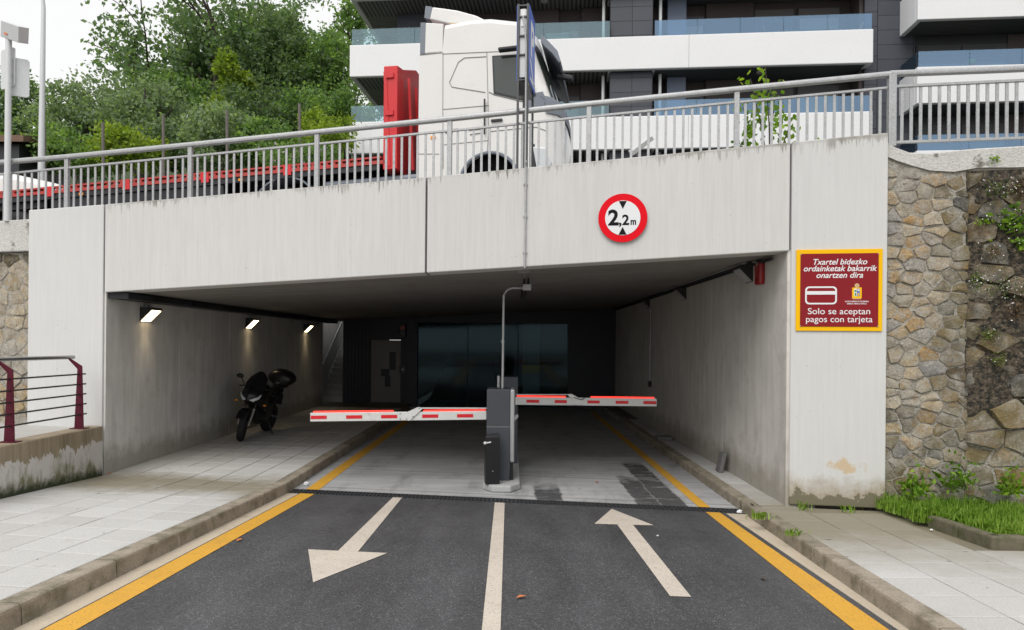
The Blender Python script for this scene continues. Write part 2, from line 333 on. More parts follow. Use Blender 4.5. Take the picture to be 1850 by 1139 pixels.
def paint(name, col, worn, dirt, lo=.56, hi=.66):
    m, t, bs, out = nt(name); co = coords(t)
    b = mixc(t, noise(t, co, 2.2, 5, .6), scl(col, .86), scl(col, 1.06))
    b = mixc(t, math_(t, 'MULTIPLY', ramp(t, noise(t, co, 5, 6, .75), .5, .8), .5), b, dirt)
    b = mixc(t, ramp(t, noise(t, co, 95, 4, .65), lo, hi), b, worn)
    L(t, b, bs.inputs['Base Color']); bs.inputs['Roughness'].default_value = .65; bump(t, bs, noise(t, co, 160, 3, .6), .35, .002)
paint('yellow_paint', (.66, .35, .035), (.16, .11, .05), (.38, .22, .05), .58, .66)
paint('white_paint', (.58, .52, .45), (.17, .15, .13), (.34, .28, .22), .57, .65)
mat('galvanised', (.43, .44, .45), .5, .55, var=.16, scale=9, fine=80, finevar=.14, bmp=.05, space='object', dirt=(.30, .29, .28), dirtp=(.55, .8))
mat('galvanised_dark', (.27, .265, .26), .6, .3, var=.2, scale=6, fine=60, space='object')
mat('pole_grey', (.60, .62, .63), .45, .2, var=.05, scale=3, fine=40, finevar=.03, space='object')
mat('burgundy', (.085, .008, .020), .5, 0, var=.2, scale=6, fine=60, finevar=.08, space='object', spec=.2)
mat('steel_rod', (.10, .10, .105), .35, .8, var=.15, scale=8, space='object')
mat('steel_tube', (.40, .40, .40), .3, .9, var=.12, scale=6, space='object')
plain('sign_red', (.70, .004, .014), .5, spec=.12); plain('sign_white', (.72, .74, .76), .5, spec=.2); plain('sign_black', (.010, .010, .012), .6, spec=.1)
plain('sign_yellow', (.84, .47, .003), .5, spec=.15); mat('sign_maroon', (.235, .016, .022), .55, spec=.12, var=.06, scale=3, finevar=.02, space='object'); plain('sign_blue', (.03, .10, .50), .35)
plain('crest_green', (.02, .22, .07), .5); plain('crest_blue', (.05, .16, .50), .5); plain('crest_tan', (.55, .36, .18), .5)
mat('sign_frame', (.075, .078, .082), .5, .3, var=.2, scale=5, space='object'); plain('sign_back', (.50, .51, .54), .5, .2)
mat('cabinet', (.052, .058, .070), .45, .1, var=.1, scale=4, fine=40, finevar=.04, space='object'); mat('cabinet_black', (.010, .010, .012), .35, .1, var=.1, scale=4, space='object')
mat('aluminium', (.48, .49, .51), .35, .7, var=.08, scale=4, space='object'); mat('arm_white', (.62, .63, .62), .4, 0, var=.06, scale=5, space='object', dirt=(.38, .37, .35), dirtp=(.6, .85))
plain('reflect_red', (.62, .01, .02), .3); plain('led_red', (.8, .02, .015), .4, emit=1.15, ecol=(1.0, .045, .03)); plain('cover_red', (.30, .012, .015), .3)
plain('lamp_face', (1, .9, .7), .4, emit=5.0, ecol=(1.0, .78, .46)); plain('lamp_off', (.45, .47, .47), .25); plain('lamp_body', (.022, .022, .025), .5)
mat('dark_tray', (.028, .030, .036), .6, .3, var=.3, scale=3); mat('island', (.36, .365, .37), .8, var=.15, scale=5, fine=80, bmp=.25, space='object')
mat('block_grey', (.16, .16, .16), .85, var=.2, scale=9, fine=60, bmp=.4, space='object')
mat('drain', (.055, .058, .063), .5, .4, var=.25, scale=8); plain('drain_pit', (.006, .006, .006), .9)
mat('navy_clad', (.022, .028, .042), .5, .1, var=.2, scale=1.5); mat('door_grey', (.20, .20, .205), .5, var=.1, scale=2); mat('dark_room', (.045, .05, .05), .8, var=.2, scale=1)
mat('white_wall', (.76, .77, .785), .65, var=.04, scale=.6, fine=20, finevar=.02, bmp=.05, dirt=(.70, .70, .69), dirtp=(.6, .9))
mat('bld_dark', (.052, .058, .075), .55, var=.12, scale=.8, rnd=.14, fine=30); mat('bld_brown', (.060, .046, .048), .6, var=.15, scale=1, fine=25); mat('bld_blue', (.16, .20, .28), .5, var=.08, scale=1)
mat('bld_frame', (.028, .031, .036), .4); plain('shutter', (.10, .095, .10), .6); plain('curtain', (.42, .44, .38), .8); plain('window_pane', (.06, .08, .10), .05, spec=.9)
glass('balustrade_glass', (.62, .76, .90), .74, .01, (.42, .58, .74)); glass('balustrade_pale', (.74, .86, .88), .86, .01, (.6, .75, .82)); glass('garage_glass', (.70, .82, .85), 1.0, .06, (.22, .30, .34)); glass('windscreen_glass', (.16, .20, .20), .86, .01)
def corrugated(name, c0, c1, period, ang):
    m, t, bs, out = nt(name); tc = N(t, 'ShaderNodeTexCoord'); mp = N(t, 'ShaderNodeMapping'); mp.inputs['Rotation'].default_value = (0, 0, ang); L(t, tc.outputs['Object'], mp.inputs['Vector'])
    w = N(t, 'ShaderNodeTexWave', wave_type='BANDS', bands_direction='X', wave_profile='SIN'); w.inputs['Scale'].default_value = 1.0 / period / 3.18; L(t, mp.outputs[0], w.inputs['Vector'])
    L(t, mixc(t, ramp(t, w.outputs['Fac'], .1, .55), c0, c1), bs.inputs['Base Color']); bs.inputs['Roughness'].default_value = .6; bump(t, bs, w.outputs['Fac'], .5, .03)
corrugated('soffit_a', (.05, .05, .05), (.20, .20, .20), .16, rad(0)); corrugated('soffit_b', (.12, .115, .11), (.22, .215, .205), .14, rad(90)); corrugated('soffit_c', (.035, .042, .045), (.10, .115, .12), .10, rad(90))
mat('truck_white', (.70, .695, .68), .28, 0, var=.05, scale=2.5, fine=30, finevar=.015, space='object', coat=.5, dirt=(.56, .545, .51), dirtp=(.6, .9)); mat('truck_red', (.60, .016, .022), .4, 0, var=.12, scale=4, fine=40, space='object', dirt=(.34, .05, .035), dirtp=(.6, .85))
mat('rail_red', (.42, .035, .03), .55, 0, var=.25, scale=7, fine=50, space='object', dirt=(.25, .10, .07), dirtp=(.5, .75))
mat('truck_black', (.012, .013, .018), .5, 0, var=.2, scale=4, space='object'); mat('truck_grey', (.16, .18, .22), .45, 0, var=.1, scale=4, space='object'); mat('rubber', (.014, .014, .015), .8, var=.2, scale=20, space='object', bmp=.2)
plain('liner', (.004, .004, .005), .9, spec=.05); plain('seam', (.24, .235, .225), .6); plain('truck_window', (.03, .04, .035), .03, spec=1.0); plain('amber', (.85, .28, .01), .3); plain('lens', (.55, .58, .60), .1, spec=.8)
plain('tan', (.50, .38, .24), .6); mat('cargo_white', (.70, .70, .69), .6, var=.08, scale=3, space='object', dirt=(.34, .33, .32), dirtp=(.68, .76))
plain('bike_black', (.008, .008, .010), .35, spec=.5); plain('bike_metal', (.35, .34, .31), .35, .8); plain('bike_lens', (.6, .62, .65), .08, spec=.9)
def stone_mat(name, cols, moss=0.0, dark=0.0):
    m, t, bs, out = nt(name); co = coords(t); oi = N(t, 'ShaderNodeObjectInfo'); r = N(t, 'ShaderNodeValToRGB'); e = r.color_ramp.elements
    while len(e) < len(cols): e.new(.5)
    for i, c in enumerate(cols): e[i].position = i / (len(cols) - 1); e[i].color = tuple(c) + (1,)
    L(t, oi.outputs['Random'], r.inputs[0]); b = r.outputs[0]
    b = mixc(t, 1.0, b, ramp(t, noise(t, co, 9, 8, .78), .32, .70, (.52, .52, .53, 1), (1.30, 1.27, 1.22, 1)), 'MULTIPLY')
    b = mixc(t, math_(t, 'MULTIPLY', ramp(t, noise(t, co, 5.2, 6, .75), .53, .66), .6), b, (.42, .27, .12))
    b = mixc(t, math_(t, 'MULTIPLY', ramp(t, noise(t, co, 6.7, 7, .75), .47, .60), .75), b, (.50, .475, .425))
    b = mixc(t, 1.0, b, ramp(t, noise(t, co, 60, 5, .75), .3, .7, (.62,) * 3 + (1,), (1.22,) * 3 + (1,)), 'MULTIPLY')
    b = mixc(t, ramp(t, noise(t, co, 22, 5, .75), .63, .68), b, (.09, .085, .07))
    if moss: b = mixc(t, math_(t, 'MULTIPLY', ramp(t, noise(t, co, 2.6, 6, .7), .40, .62), moss), b, (.16, .14, .055))
    if dark: b = mixc(t, math_(t, 'MULTIPLY', ramp(t, noise(t, co, 4.4, 7, .75), .38, .56), dark), b, (.024, .023, .020))
    L(t, b, bs.inputs['Base Color']); bs.inputs['Roughness'].default_value = .9; bs.inputs['Specular IOR Level'].default_value = .2; bump(t, bs, noise(t, co, 17, 8, .78), 1.0, .04)
pal = [(.46, .42, .35), (.52, .44, .31), (.40, .385, .36), (.55, .46, .33), (.47, .37, .22), (.36, .36, .36), (.58, .51, .39), (.50, .33, .15), (.48, .44, .37)]
stone_mat('stone', pal, 0, 0); stone_mat('stone_moss', [scl(c, .72) for c in pal], .55, .10); stone_mat('stone_dark', [scl(c, .62) for c in pal], .45, .55)
mat('mortar', (.44, .415, .365), .9, var=.3, scale=7, fine=45, finevar=.2, bmp=1.0, bdist=.03, dirt=(.20, .185, .14), dirtp=(.5, .72))
mat('mortar_dark', (.17, .135, .095), .9, var=.7, scale=11, fine=34, finevar=.35, bmp=1.0, bdist=.06, dirt=(.020, .020, .016), dirtp=(.42, .60))
mat('coping', (.56, .55, .53), .8, var=.15, scale=3, fine=40, finevar=.1, bmp=.8, bdist=.02, dirt=(.16, .145, .12), dirtp=(.58, .66))
def lowwall():
    m, t, bs, out = nt('low_wall'); co = coords(t); sx = N(t, 'ShaderNodeSeparateXYZ'); L(t, co, sx.inputs[0])
    b = mixc(t, noise(t, co, 2, 5, .6), (.28, .225, .15), (.40, .33, .235)); b = mixc(t, 1.0, b, ramp(t, noise(t, co, 9, 4, .7, (1, 1, .08)), .3, .7, (.6, .58, .55, 1), (1.1, 1.1, 1.1, 1)), 'MULTIPLY')
    edge = math_(t, 'MULTIPLY_ADD', noise(t, co, 3.6, 6, .72, (1, 1, .35)), .75, .22)
    z = sx.outputs[2]; low = math_(t, 'LESS_THAN', z, edge); b = mixc(t, low, b, mixc(t, noise(t, co, 5, 5, .7), (.50, .47, .43), (.66, .64, .61)))
    gn = math_(t, 'ADD', noise(t, co, 5, 6, .75, (1, 1, .4)), math_(t, 'MULTIPLY', math_(t, 'SUBTRACT', .55, z), .55)); b = mixc(t, math_(t, 'MULTIPLY', ramp(t, gn, .55, .72), .85), b, (.13, .125, .045))
    g2 = math_(t, 'SUBTRACT', math_(t, 'SUBTRACT', z, math_(t, 'MULTIPLY', math_(t, 'MAXIMUM', math_(t, 'SUBTRACT', math_(t, 'SUBTRACT', D0, math_(t, 'MULTIPLY', sx.outputs[0], S)), sx.outputs[1]), 0), K)), math_(t, 'MULTIPLY', noise(t, co, 9, 5, .7), .25))
    b = mixc(t, ramp(t, g2, .03, .14, (1, 1, 1, 1), (0, 0, 0, 1)), b, (.035, .045, .018))
    L(t, b, bs.inputs['Base Color']); bs.inputs['Roughness'].default_value = .85; bump(t, bs, noise(t, co, 40, 5, .65), .35, .006)
lowwall()
mat('terrace', (.42, .41, .39), .85, var=.15, scale=2, fine=60, finevar=.1, bmp=.2)
mat('ground_soil', (.11, .10, .07), .95, var=.3, scale=1.5, fine=20); mat('hill_green', (.045, .07, .025), .95, var=.4, scale=.6, fine=8, finevar=.2, bmp=.6, bdist=.2)
mat('bark', (.075, .062, .05), .9, var=.25, scale=6, fine=30, bmp=.5, space='object'); mat('stake', (.15, .135, .12), .85, var=.2, scale=6, space='object')
leafmat('leaf_grey', [(.10, .15, .09), (.21, .29, .17), (.33, .42, .25)]); leafmat('leaf_mid', [(.065, .12, .042), (.16, .27, .09), (.31, .44, .14)]); leafmat('leaf_dark', [(.055, .09, .05), (.115, .18, .085), (.19, .27, .13)])
leafmat('leaf_bright', [(.10, .16, .02), (.22, .31, .04), (.38, .46, .08)]); leafmat('leaf_tall', [(.075, .13, .07), (.15, .235, .115), (.24, .34, .17)])
leafmat('grass_blade', [(.14, .26, .03), (.28, .46, .07), (.46, .58, .16)], .45); leafmat('young_leaf', [(.07, .15, .015), (.17, .31, .025), (.36, .48, .05)], .4); leafmat('wall_weed', [(.04, .07, .015), (.11, .17, .035), (.25, .24, .07)], .3)
leafmat('dry_weed', [(.05, .035, .02), (.14, .085, .045), (.16, .15, .05)], .2); plain('petal', (.62, .45, .70), .7); plain('petal_white', (.8, .8, .76), .7); plain('litter_white', (.72, .74, .76), .6); plain('leaf_orange', (.50, .16, .05), .7); plain('pot_red', (.55, .10, .06), .6); plain('orange_label', (.80, .25, .12), .5)
mat('kerb_dark', (.14, .125, .085), .85, var=.3, scale=4, fine=50, bmp=.5, dirt=(.06, .07, .025), dirtp=(.45, .7))
mat('roof_tile', (.16, .10, .07), .85, var=.3, scale=4)

# ================================================================== SETTING
rng = random.Random(7)
def quad_sheet(name, pts, m, kind='structure', parent=None):
    b = MB(); b.add(pts, [tuple(range(len(pts)))]); o = b.build(name, m, parent)
    if kind and parent is None: tag(o, kind=kind)
    return o
quad_sheet('ground', [(-250, -250, -1.5), (250, -250, -1.5), (250, 250, -1.5), (-250, 250, -1.5)], 'ground_soil')
YN = -7.0                                              # how far the place is built behind the camera
def gp(X, Y, h=0.0): return (X, Y, K * (fy(X) - Y) + h)   # point on the ramp plane
GR = -.02; DB = .25                                 # drain front and back edge, behind the portal line
xyi = lambda Y: 2.33 + (Y - 8.2) * .0436               # right-hand yellow line, inner and outer edge
xyo = lambda Y: 2.50 + (Y - 8.2) * .0290
xge = lambda Y: xyo(Y) + .065                          # asphalt edge on the right
xkf = lambda Y: 2.80 + (Y - 8.2) * .066                # right kerb foot
xki = lambda Y: xkf(Y) + .14
def strip(name, xl, xr, y0, y1, m, h=0.0, n=10, inside=False, **kw):
    """sheet between two edge functions; y given as offset from the portal line"""
    b = MB(); vs = []
    for i in range(n + 1):
        for fx in (xl, xr):
            s_ = y0 + (y1 - y0) * i / n; X = fx(8.5 + s_) if callable(fx) else fx; Y = fy(X) + s_
            vs.append((X, Y, h) if inside else gp(X, Y, h))
    b.add(vs, [(2 * i, 2 * i + 1, 2 * i + 3, 2 * i + 2) for i in range(n)]); return b.build(name, m, kw.get('parent'))
tag(strip('road', -2.80, xge, -GR, -15.5, 'asphalt'), kind='structure')
g_l = tag(strip('gutter', -2.975, -2.80, -GR, -15.5, 'gutter', -.004), kind='structure')
g_r = tag(strip('gutter', xge, xkf, -GR, -15.5, 'gutter', -.004), kind='structure')
tf = MB(); tf.add([(-2.975, fy(-2.975) + DB, 0), (2.83, fy(2.83) + DB, 0), (2.83, 34, 0), (-2.975, 34, 0)], [(0, 1, 2, 3)]); tag(tf.build('driveway', 'tunnel_floor'), kind='structure')
# painted markings
tag(strip('yellow_edge_line', -2.78, -2.585, -GR - .01, -15.4, 'yellow_paint', .004), 'worn yellow edge line on asphalt along the left kerb outside', 'road marking')
tag(strip('yellow_edge_line', xyi, xyo, -GR - .01, -15.4, 'yellow_paint', .004), 'worn yellow edge line on asphalt along the right kerb outside', 'road marking')
tag(strip('yellow_edge_line', -2.78, -2.60, DB + .01, 12, 'yellow_paint', .004, inside=True), 'dim yellow edge line on concrete inside the tunnel, motorcycle side', 'road marking')
tag(strip('yellow_edge_line', 2.33, 2.47, DB + .01, 12, 'yellow_paint', .004, inside=True), 'dim yellow edge line on concrete inside the tunnel beside the right wall', 'road marking')
cl = MB(); cl.add([gp(-.20, 8.60, .004), gp(-.075, 8.58, .004), gp(-.055, 4.2, .004), gp(-.045, -3.0, .004), gp(-.165, -3.0, .004), gp(-.17, 4.2, .004)], [tuple(range(6))]); tag(cl.build('centre_line', 'white_paint'), 'long white centre line running down the asphalt between two arrows', 'road marking')
def arrow(name, pts, label):
    b = MB(); b.add([gp(x, y, .004) for x, y in pts[:3]] , [(0, 1, 2)]); b.add([gp(x, y, .004) for x, y in pts[3:]], [(0, 1, 2, 3)]); tag(b.build(name, 'white_paint'), label, 'road marking')
arrow('arrow_marking', [(-1.80, 6.08), (-1.47, 5.10), (-1.08, 6.00), (-1.525, 6.05), (-1.345, 6.03), (-1.405, 8.86), (-1.525, 8.88)], 'worn white arrow on asphalt pointing out towards the viewer')
arrow('arrow_marking', [(1.23, 8.30), (.91, 7.40), (1.55, 7.37), (1.155, 7.39), (1.325, 7.38), (1.305, 4.91), (1.155, 4.92)], 'worn white arrow on asphalt pointing into the tunnel')
# drain across the ramp foot
dr = thing('drain_channel', 'narrow dark slotted drain grate crossing the ramp at the portal', 'drain', (0, fy(0), 0))
b = MB(); b.add([(-2.93, fy(-2.93, -GR), -.07), (2.80, fy(2.80, -GR), -.07), (2.80, fy(2.80, DB), -.07), (-2.93, fy(-2.93, DB), -.07)], [(0, 1, 2, 3)]); b.build('channel', 'drain_pit', dr, world=True)
b = MB()
for o0, o1 in ((-GR, -GR + .016), (DB - .016, DB), ((DB - GR) / 2 - .008, (DB - GR) / 2 + .008)):
    b.hexa([(-2.93, fy(-2.93, o0), -.03), (2.80, fy(2.80, o0), -.03), (2.80, fy(2.80, o1), -.03), (-2.93, fy(-2.93, o1), -.03)], [(-2.93, fy(-2.93, o0), .004), (2.80, fy(2.80, o0), .004), (2.80, fy(2.80, o1), .004), (-2.93, fy(-2.93, o1), .004)])
b.build('rail', 'drain', dr, world=True)
b = MB(); x = -2.91
while x < 2.78:
    w = .024; b.hexa([(x, fy(x, -GR + .016), -.03), (x + w, fy(x + w, -GR + .016), -.03), (x + w, fy(x + w, DB - .018), -.03), (x, fy(x, DB - .018), -.03)], [(x, fy(x, -GR + .016), .003), (x + w, fy(x + w, -GR + .016), .003), (x + w, fy(x + w, DB - .018), .003), (x, fy(x, DB - .018), .003)]); x += .052
tag(b.build('grate_bars', 'drain', dr, world=True), kind='stuff')

# pavements: tiles and kerb stones are pieces of their own
def slab(name, corners, zf, th, gap, m, parent, inset=True):
    cx = sum(c[0] for c in corners) / 4; cy = sum(c[1] for c in corners) / 4; q = []
    for x, y in corners:
        d = Vector((x - cx, y - cy)); d *= 1 - gap * 1.41 / max(d.length, .05); q.append((cx + d.x, cy + d.y))
    dz = rng.uniform(-.0018, .0018); e = .006
    q2 = [(cx + (x - cx) * (1 - e / .21), cy + (y - cy) * (1 - e / .21)) for x, y in q]
    b = MB(); b.loft([[(x, y, zf(x, y) - th) for x, y in q], [(x, y, zf(x, y) - .003 + dz) for x, y in q], [(x, y, zf(x, y) + dz) for x, y in q2]]); return b.build(name, m, parent)
pv_l = strip('pavement', -5.66, -3.13, 0, -15.5, 'paving_joint', .118); tag(pv_l, kind='structure')
b = MB(); b.add([(-5.66, fy(-5.66), .118), (-3.13, fy(-3.13), .118), (-3.13, 34, .118), (-5.66, 34, .118)], [(0, 1, 2, 3)]); b.build('bed', 'paving_joint', pv_l)
zl = lambda x, y: gz(x, y, .13)
CW = (5.66 - 3.135) / 6; RP = .42
for j in range(-18, 25):
    for i in range(6):
        x0 = -5.66 + i * CW; x1 = x0 + CW; y0 = RP * j; y1 = y0 + RP
        slab('paving_tile', [(x0, fy(x0) + y0), (x1, fy(x1) + y0), (x1, fy(x1) + y1), (x0, fy(x0) + y1)], zl, .04, .0035 if j < -1 else .006, 'paving', pv_l)
def kerb(y0, y1, xf, sgn, parent, h, inside):
    g_ = .006; b = MB(); rings = []
    for Y in (y0 + g_, y1 - g_):
        x0 = xf(Y); pr = [(x0 + sgn * -.012, -.12), (x0, h - .022), (x0 + sgn * .006, h - .006), (x0 + sgn * .022, h + .002), (x0 + sgn * .150, h + .004), (x0 + sgn * .150, -.12)]
        rings.append([(x, Y, gz(x, Y, z) if not inside else z) for x, z in pr])
    b.loft(rings); return b.build('kerb_stone', 'kerb', parent)
y = 9.15
while y > 0.2: kerb(y - 1.0, y, lambda Y: -2.97, -1, pv_l, .13, False); y -= 1.0
y = 9.15
while y < 20: kerb(y, y + 1.0, lambda Y: -2.97, -1, pv_l, .13, True); y += 1.0
pv_r = strip('pavement', xki, 9.0, -.02, -15.5, 'paving_joint', .108, n=4); tag(pv_r, kind='structure')
b = MB(); b.add([(2.9, fy(2.9) - .1, .108), (3.4, fy(3.4) - .1, .108), (3.4, 34, .108), (2.9, 34, .108)], [(0, 1, 2, 3)]); b.build('bed', 'paving_joint', pv_r)
zrt = lambda x, y: gz(x, y, .12)
sh = .05
for j in range(0, 14):
    for i in range(0, 8):
        c = []
        for di, dj in ((0, 0), (1, 0), (1, 1), (0, 1)):
            Yb = 8.02 - .42 * (j + 1 - dj); Xb = xki(Yb) + .012 + .42 * (i + di); c.append((Xb, Yb + sh * (Xb - 2.9)))
        mx = sum(p[0] for p in c) / 4; my = sum(p[1] for p in c) / 4
        if mx > 4.24 and my > 6.0: continue
        if max(p[1] - fy(p[0]) for p in c) > .06: continue
        if my < 2.0 and i > 4: continue
        slab('paving_tile', c, zrt, .04, .0035, 'paving', pv_r)
for j in range(0, 22):
    y0 = 8.10 + .42 * j; slab('paving_tile', [(2.945, y0), (3.26, y0), (3.26, y0 + .42), (2.945, y0 + .42)], lambda x, y: .12, .04, .004, 'paving', pv_r)
y = 8.02
while y > 0.2: kerb(y - 1.0, y, xkf, 1, pv_r, .12, False); y -= 1.0
y = 8.25
while y < 20: kerb(y, y + 1.0, lambda Y: 2.80, 1, pv_r, .12, True); y += 1.0

# overpass road, plaza and hill
b = MB(); xs = [-60, -30, -12, -6, 0, 6, 12, 30, 60]
b.add([(x, fy(x, .36), zr(x)) for x in xs] + [(x, 22.0 - .1 * x, zr(x)) for x in xs], [(i, i + 1, len(xs) + i + 1, len(xs) + i) for i in range(len(xs) - 1)]); tag(b.build('overpass_road', 'asphalt'), kind='structure')
b = MB(); b.add([(x, fy(x, .40), zr(x) + .02) for x in xs] + [(x, fy(x, 1.6), zr(x) + .15) for x in xs] + [(x, fy(x, .40), zr(x) + .15) for x in xs] + [(x, fy(x, 1.6), zr(x) + .01) for x in xs],
      [(2 * 9 + i, 2 * 9 + i + 1, 9 + i + 1, 9 + i) for i in range(8)] + [(9 + i, 9 + i + 1, 27 + i + 1, 27 + i) for i in range(8)]); tag(b.build('overpass_pavement', 'terrace'), kind='structure')
def hz(x, y):
    k = min(1, max(0, (-6.5 - x) / 7)); k = k * k * (3 - 2 * k); return 3.5 + .02 * x + k * .37 * max(0, y - 21.5) + .35 * k * (math.sin(x * .9 + y * .4) + math.sin(y * .7 - x * .3))
gx = np.linspace(-80, 60, 57); gy = np.linspace(21.0, 110, 46)
vs = [(float(x), float(y), hz(x, y)) for y in gy for x in gx]; fs = []
for j in range(45):
    for i in range(56):
        if -7.6 < (gx[i] + gx[i + 1]) / 2 < -4.4 and gy[j] < 28.5 and gy[j + 1] > 21.5: continue      # stairwell opening
        fs.append((j * 57 + i, j * 57 + i + 1, (j + 1) * 57 + i + 1, (j + 1) * 57 + i))
b = MB(); b.add(vs, fs); tag(b.build('hillside', 'hill_green', smooth=60), kind='structure')

# ================================================================== UNDERPASS
up = thing('concrete_underpass', 'pale concrete underpass portal with rain-streaked fascia over the dark garage ramp', 'underpass', (0, fy(0), 0))
def facepanel(name, X0, X1, zb, ztp, m, th=.35, n=6, off=0.0):
    b = MB(); a = []
    xs_ = [X0 + (X1 - X0) * i / n for i in range(n + 1)]
    a = [(x, fy(x, off), zb(x)) for x in xs_] + [(x, fy(x, off), ztp(x)) for x in reversed(xs_)]
    b.prism(a, (0, th, 0)); return b.build(name, m, up, world=True, bevel=.012)
facepanel('pillar', -6.86, -5.685, lambda x: .10, lambda x: zt(x), 'pillar_left', .45)
facepanel('fascia_panel', -5.665, -1.125, lambda x: zc(x) - .005, zt, 'fascia')
facepanel('fascia_panel', -1.10, 3.262, lambda x: zc(x) - .005, zt, 'fascia')
facepanel('pillar', 3.285, 4.325, lambda x: .138, zt, 'pillar', .45)
for X in (-5.675, -1.1125, 3.2735): MB().obox((X, fy(X) + .20, (zc(X) + zt(X)) / 2), (.05, .26, zt(X) - zc(X) - .03)).build('joint_filler', 'galvanised_dark', up, world=True)
# tunnel side walls, poured in lifts
yj = [fy(-5.65) + .02, 11.6, 13.65, 15.7, 17.8, 20.4]
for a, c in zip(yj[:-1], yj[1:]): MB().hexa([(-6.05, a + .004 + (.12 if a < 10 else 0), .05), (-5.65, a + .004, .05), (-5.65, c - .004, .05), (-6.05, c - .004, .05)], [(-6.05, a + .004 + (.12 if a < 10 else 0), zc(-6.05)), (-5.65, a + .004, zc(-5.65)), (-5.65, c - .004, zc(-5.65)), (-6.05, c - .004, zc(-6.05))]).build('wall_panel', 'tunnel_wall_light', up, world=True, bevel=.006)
yj = [fy(3.25) + .02, 10.5, 13.1, 15.7, 18.3, 21.45]
for a, c in zip(yj[:-1], yj[1:]): MB().hexa([(3.25, a + .004, .05), (3.60, a + .004, .05), (3.60, c - .004, .05), (3.25, c - .004, .05)], [(3.25, a + .004, zc(3.25)), (3.60, a + .004, zc(3.6)), (3.60, c - .004, zc(3.6)), (3.25, c - .004, zc(3.25))]).build('wall_panel', 'tunnel_wall', up, world=True, bevel=.006)
b = MB(); xs_ = [-6.8, -5.3, 4.3]
def deck(x0, x1, y1):
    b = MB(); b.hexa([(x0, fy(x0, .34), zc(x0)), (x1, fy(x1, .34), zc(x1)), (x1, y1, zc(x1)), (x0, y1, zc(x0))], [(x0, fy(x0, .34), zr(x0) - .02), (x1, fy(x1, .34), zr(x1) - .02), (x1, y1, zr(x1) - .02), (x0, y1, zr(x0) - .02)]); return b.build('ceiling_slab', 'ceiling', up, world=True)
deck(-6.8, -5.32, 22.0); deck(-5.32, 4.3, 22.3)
b = MB(); b.box(-6.9, -6.5, 20.4, 29, 0, 3.7); b.build('stair_wall', 'tunnel_wall', up, world=True)
b = MB(); b.box(-6.5, -5.66, 20.4, 21.62, -.1, .128); b.build('landing', 'terrace', up, world=True)
b = MB(); b.box(-6.9, -5.2, 28.6, 29.0, 0, 3.3); b.build('stair_end_wall', 'tunnel_wall_light', up, world=True)

# garage front at the back of the underpass
gf = thing('garage_front', 'dark ribbed garage front with grey door at the back of the tunnel', 'garage', (-.8, 21.5, 0))
b = MB(); b.box(-5.32, -4.45, 21.5, 21.62, .1, 2.82); b.box(-3.50, -3.30, 21.5, 21.62, .1, 2.82); b.box(-4.45, -3.50, 21.5, 21.62, 2.10, 2.82); b.build('wall', 'navy_clad', gf, world=True)
b = MB(); b.box(-5.32, -5.20, 21.62, 29, .1, 3.4); b.build('side_wall', 'navy_clad', gf, world=True)
b = MB(); b.box(1.76, 3.5, 21.5, 21.62, 0, 3.2); b.build('wall', 'navy_clad', gf, world=True)
b = MB(); b.box(-3.30, 1.76, 21.5, 21.62, 2.66, 3.2); b.build('lintel', 'navy_clad', gf, world=True)
b = MB(); b.box(-3.30, -2.97, 21.40, 21.62, .0, 2.66); b.build('jamb', 'navy_clad', gf, world=True)
x = -5.28
rib = MB().box(-.012, .012, -.02, 0, .13, 2.75).mesh('rib')
while x < -3.3:
    if not -4.5 < x < -3.48: link('rib', rib, 'navy_clad', gf, loc=(x + .8, 0, 0))
    x += .11
dpan = MB().box(-4.44, -3.51, 21.53, 21.60, .13, 2.09).build('door', 'door_grey', gf, world=True)
b = MB(); b.box(-3.86, -3.66, 21.51, 21.529, 1.15, 1.72); b.box(-4.12, -3.86, 21.51, 21.529, .95, 1.18); b.box(-4.0, -3.82, 21.51, 21.529, .62, .95); b.build('notice', 'navy_clad', dpan, world=True)
b = MB(); b.box(-4.40, -3.55, 21.90, 33, 2.85, 2.95); b.build('back_ceiling', 'dark_room', gf, world=True)
b = MB(); b.box(-5.2, 3.6, 33, 33.2, 0, 3.4); b.build('back_wall', 'dark_room', gf, world=True)
b = MB(); b.box(-5.3, 3.7, 21.63, 33.2, 3.22, 3.4); b.build('roof', 'dark_room', gf, world=True)
b = MB(); b.box(3.4, 3.6, 21.63, 33, 0, 3.2); b.build('side_wall', 'dark_room', gf, world=True)
for x0, x1 in ((-2.96, -1.40), (-1.38, .18), (.20, 1.75)): MB().box(x0, x1, 21.53, 21.55, .02, 2.65).build('glass_leaf', 'garage_glass', gf, world=True)
col = MB().box(.39, .97, 24.0, 24.5, 0, 3.2).build('column', 'door_grey', gf, world=True); MB().box(.385, .975, 23.995, 24.505, .98, 1.27).build('yellow_band', 'sign_yellow', col, world=True)
b = MB(); b.hexa([(-2.9, 24, 0.004), (-.6, 24, 0.004), (-.6, 33, 0.004), (-2.9, 33, 0.004)], [(-2.9, 24, .01), (-.6, 24, .01), (-.6, 33, 1.6), (-2.9, 33, 1.6)]); b.build('ramp', 'door_grey', gf, world=True)
for q in range(4): MB().tube([(-.62, 25 + 1.5 * q, .1 + .26 * q), (-.62, 25 + 1.5 * q, 1.0 + .26 * q)], .025).build('rail_post', 'truck_black', gf, world=True)
tl = thing('traffic_light', 'small unlit two-lamp traffic light beside the garage opening', 'traffic light', (-3.42, 21.36, 2.40))
MB().box(-.09, .09, -.02, .13, -.19, .19).build('housing', 'cabinet_black', tl, bevel=.01)
for z in (.09, -.09): MB().tube([(0, -.03, z), (0, -.015, z)], .07, 14).build('lamp', 'cover_red' if z > 0 else 'cabinet', tl)
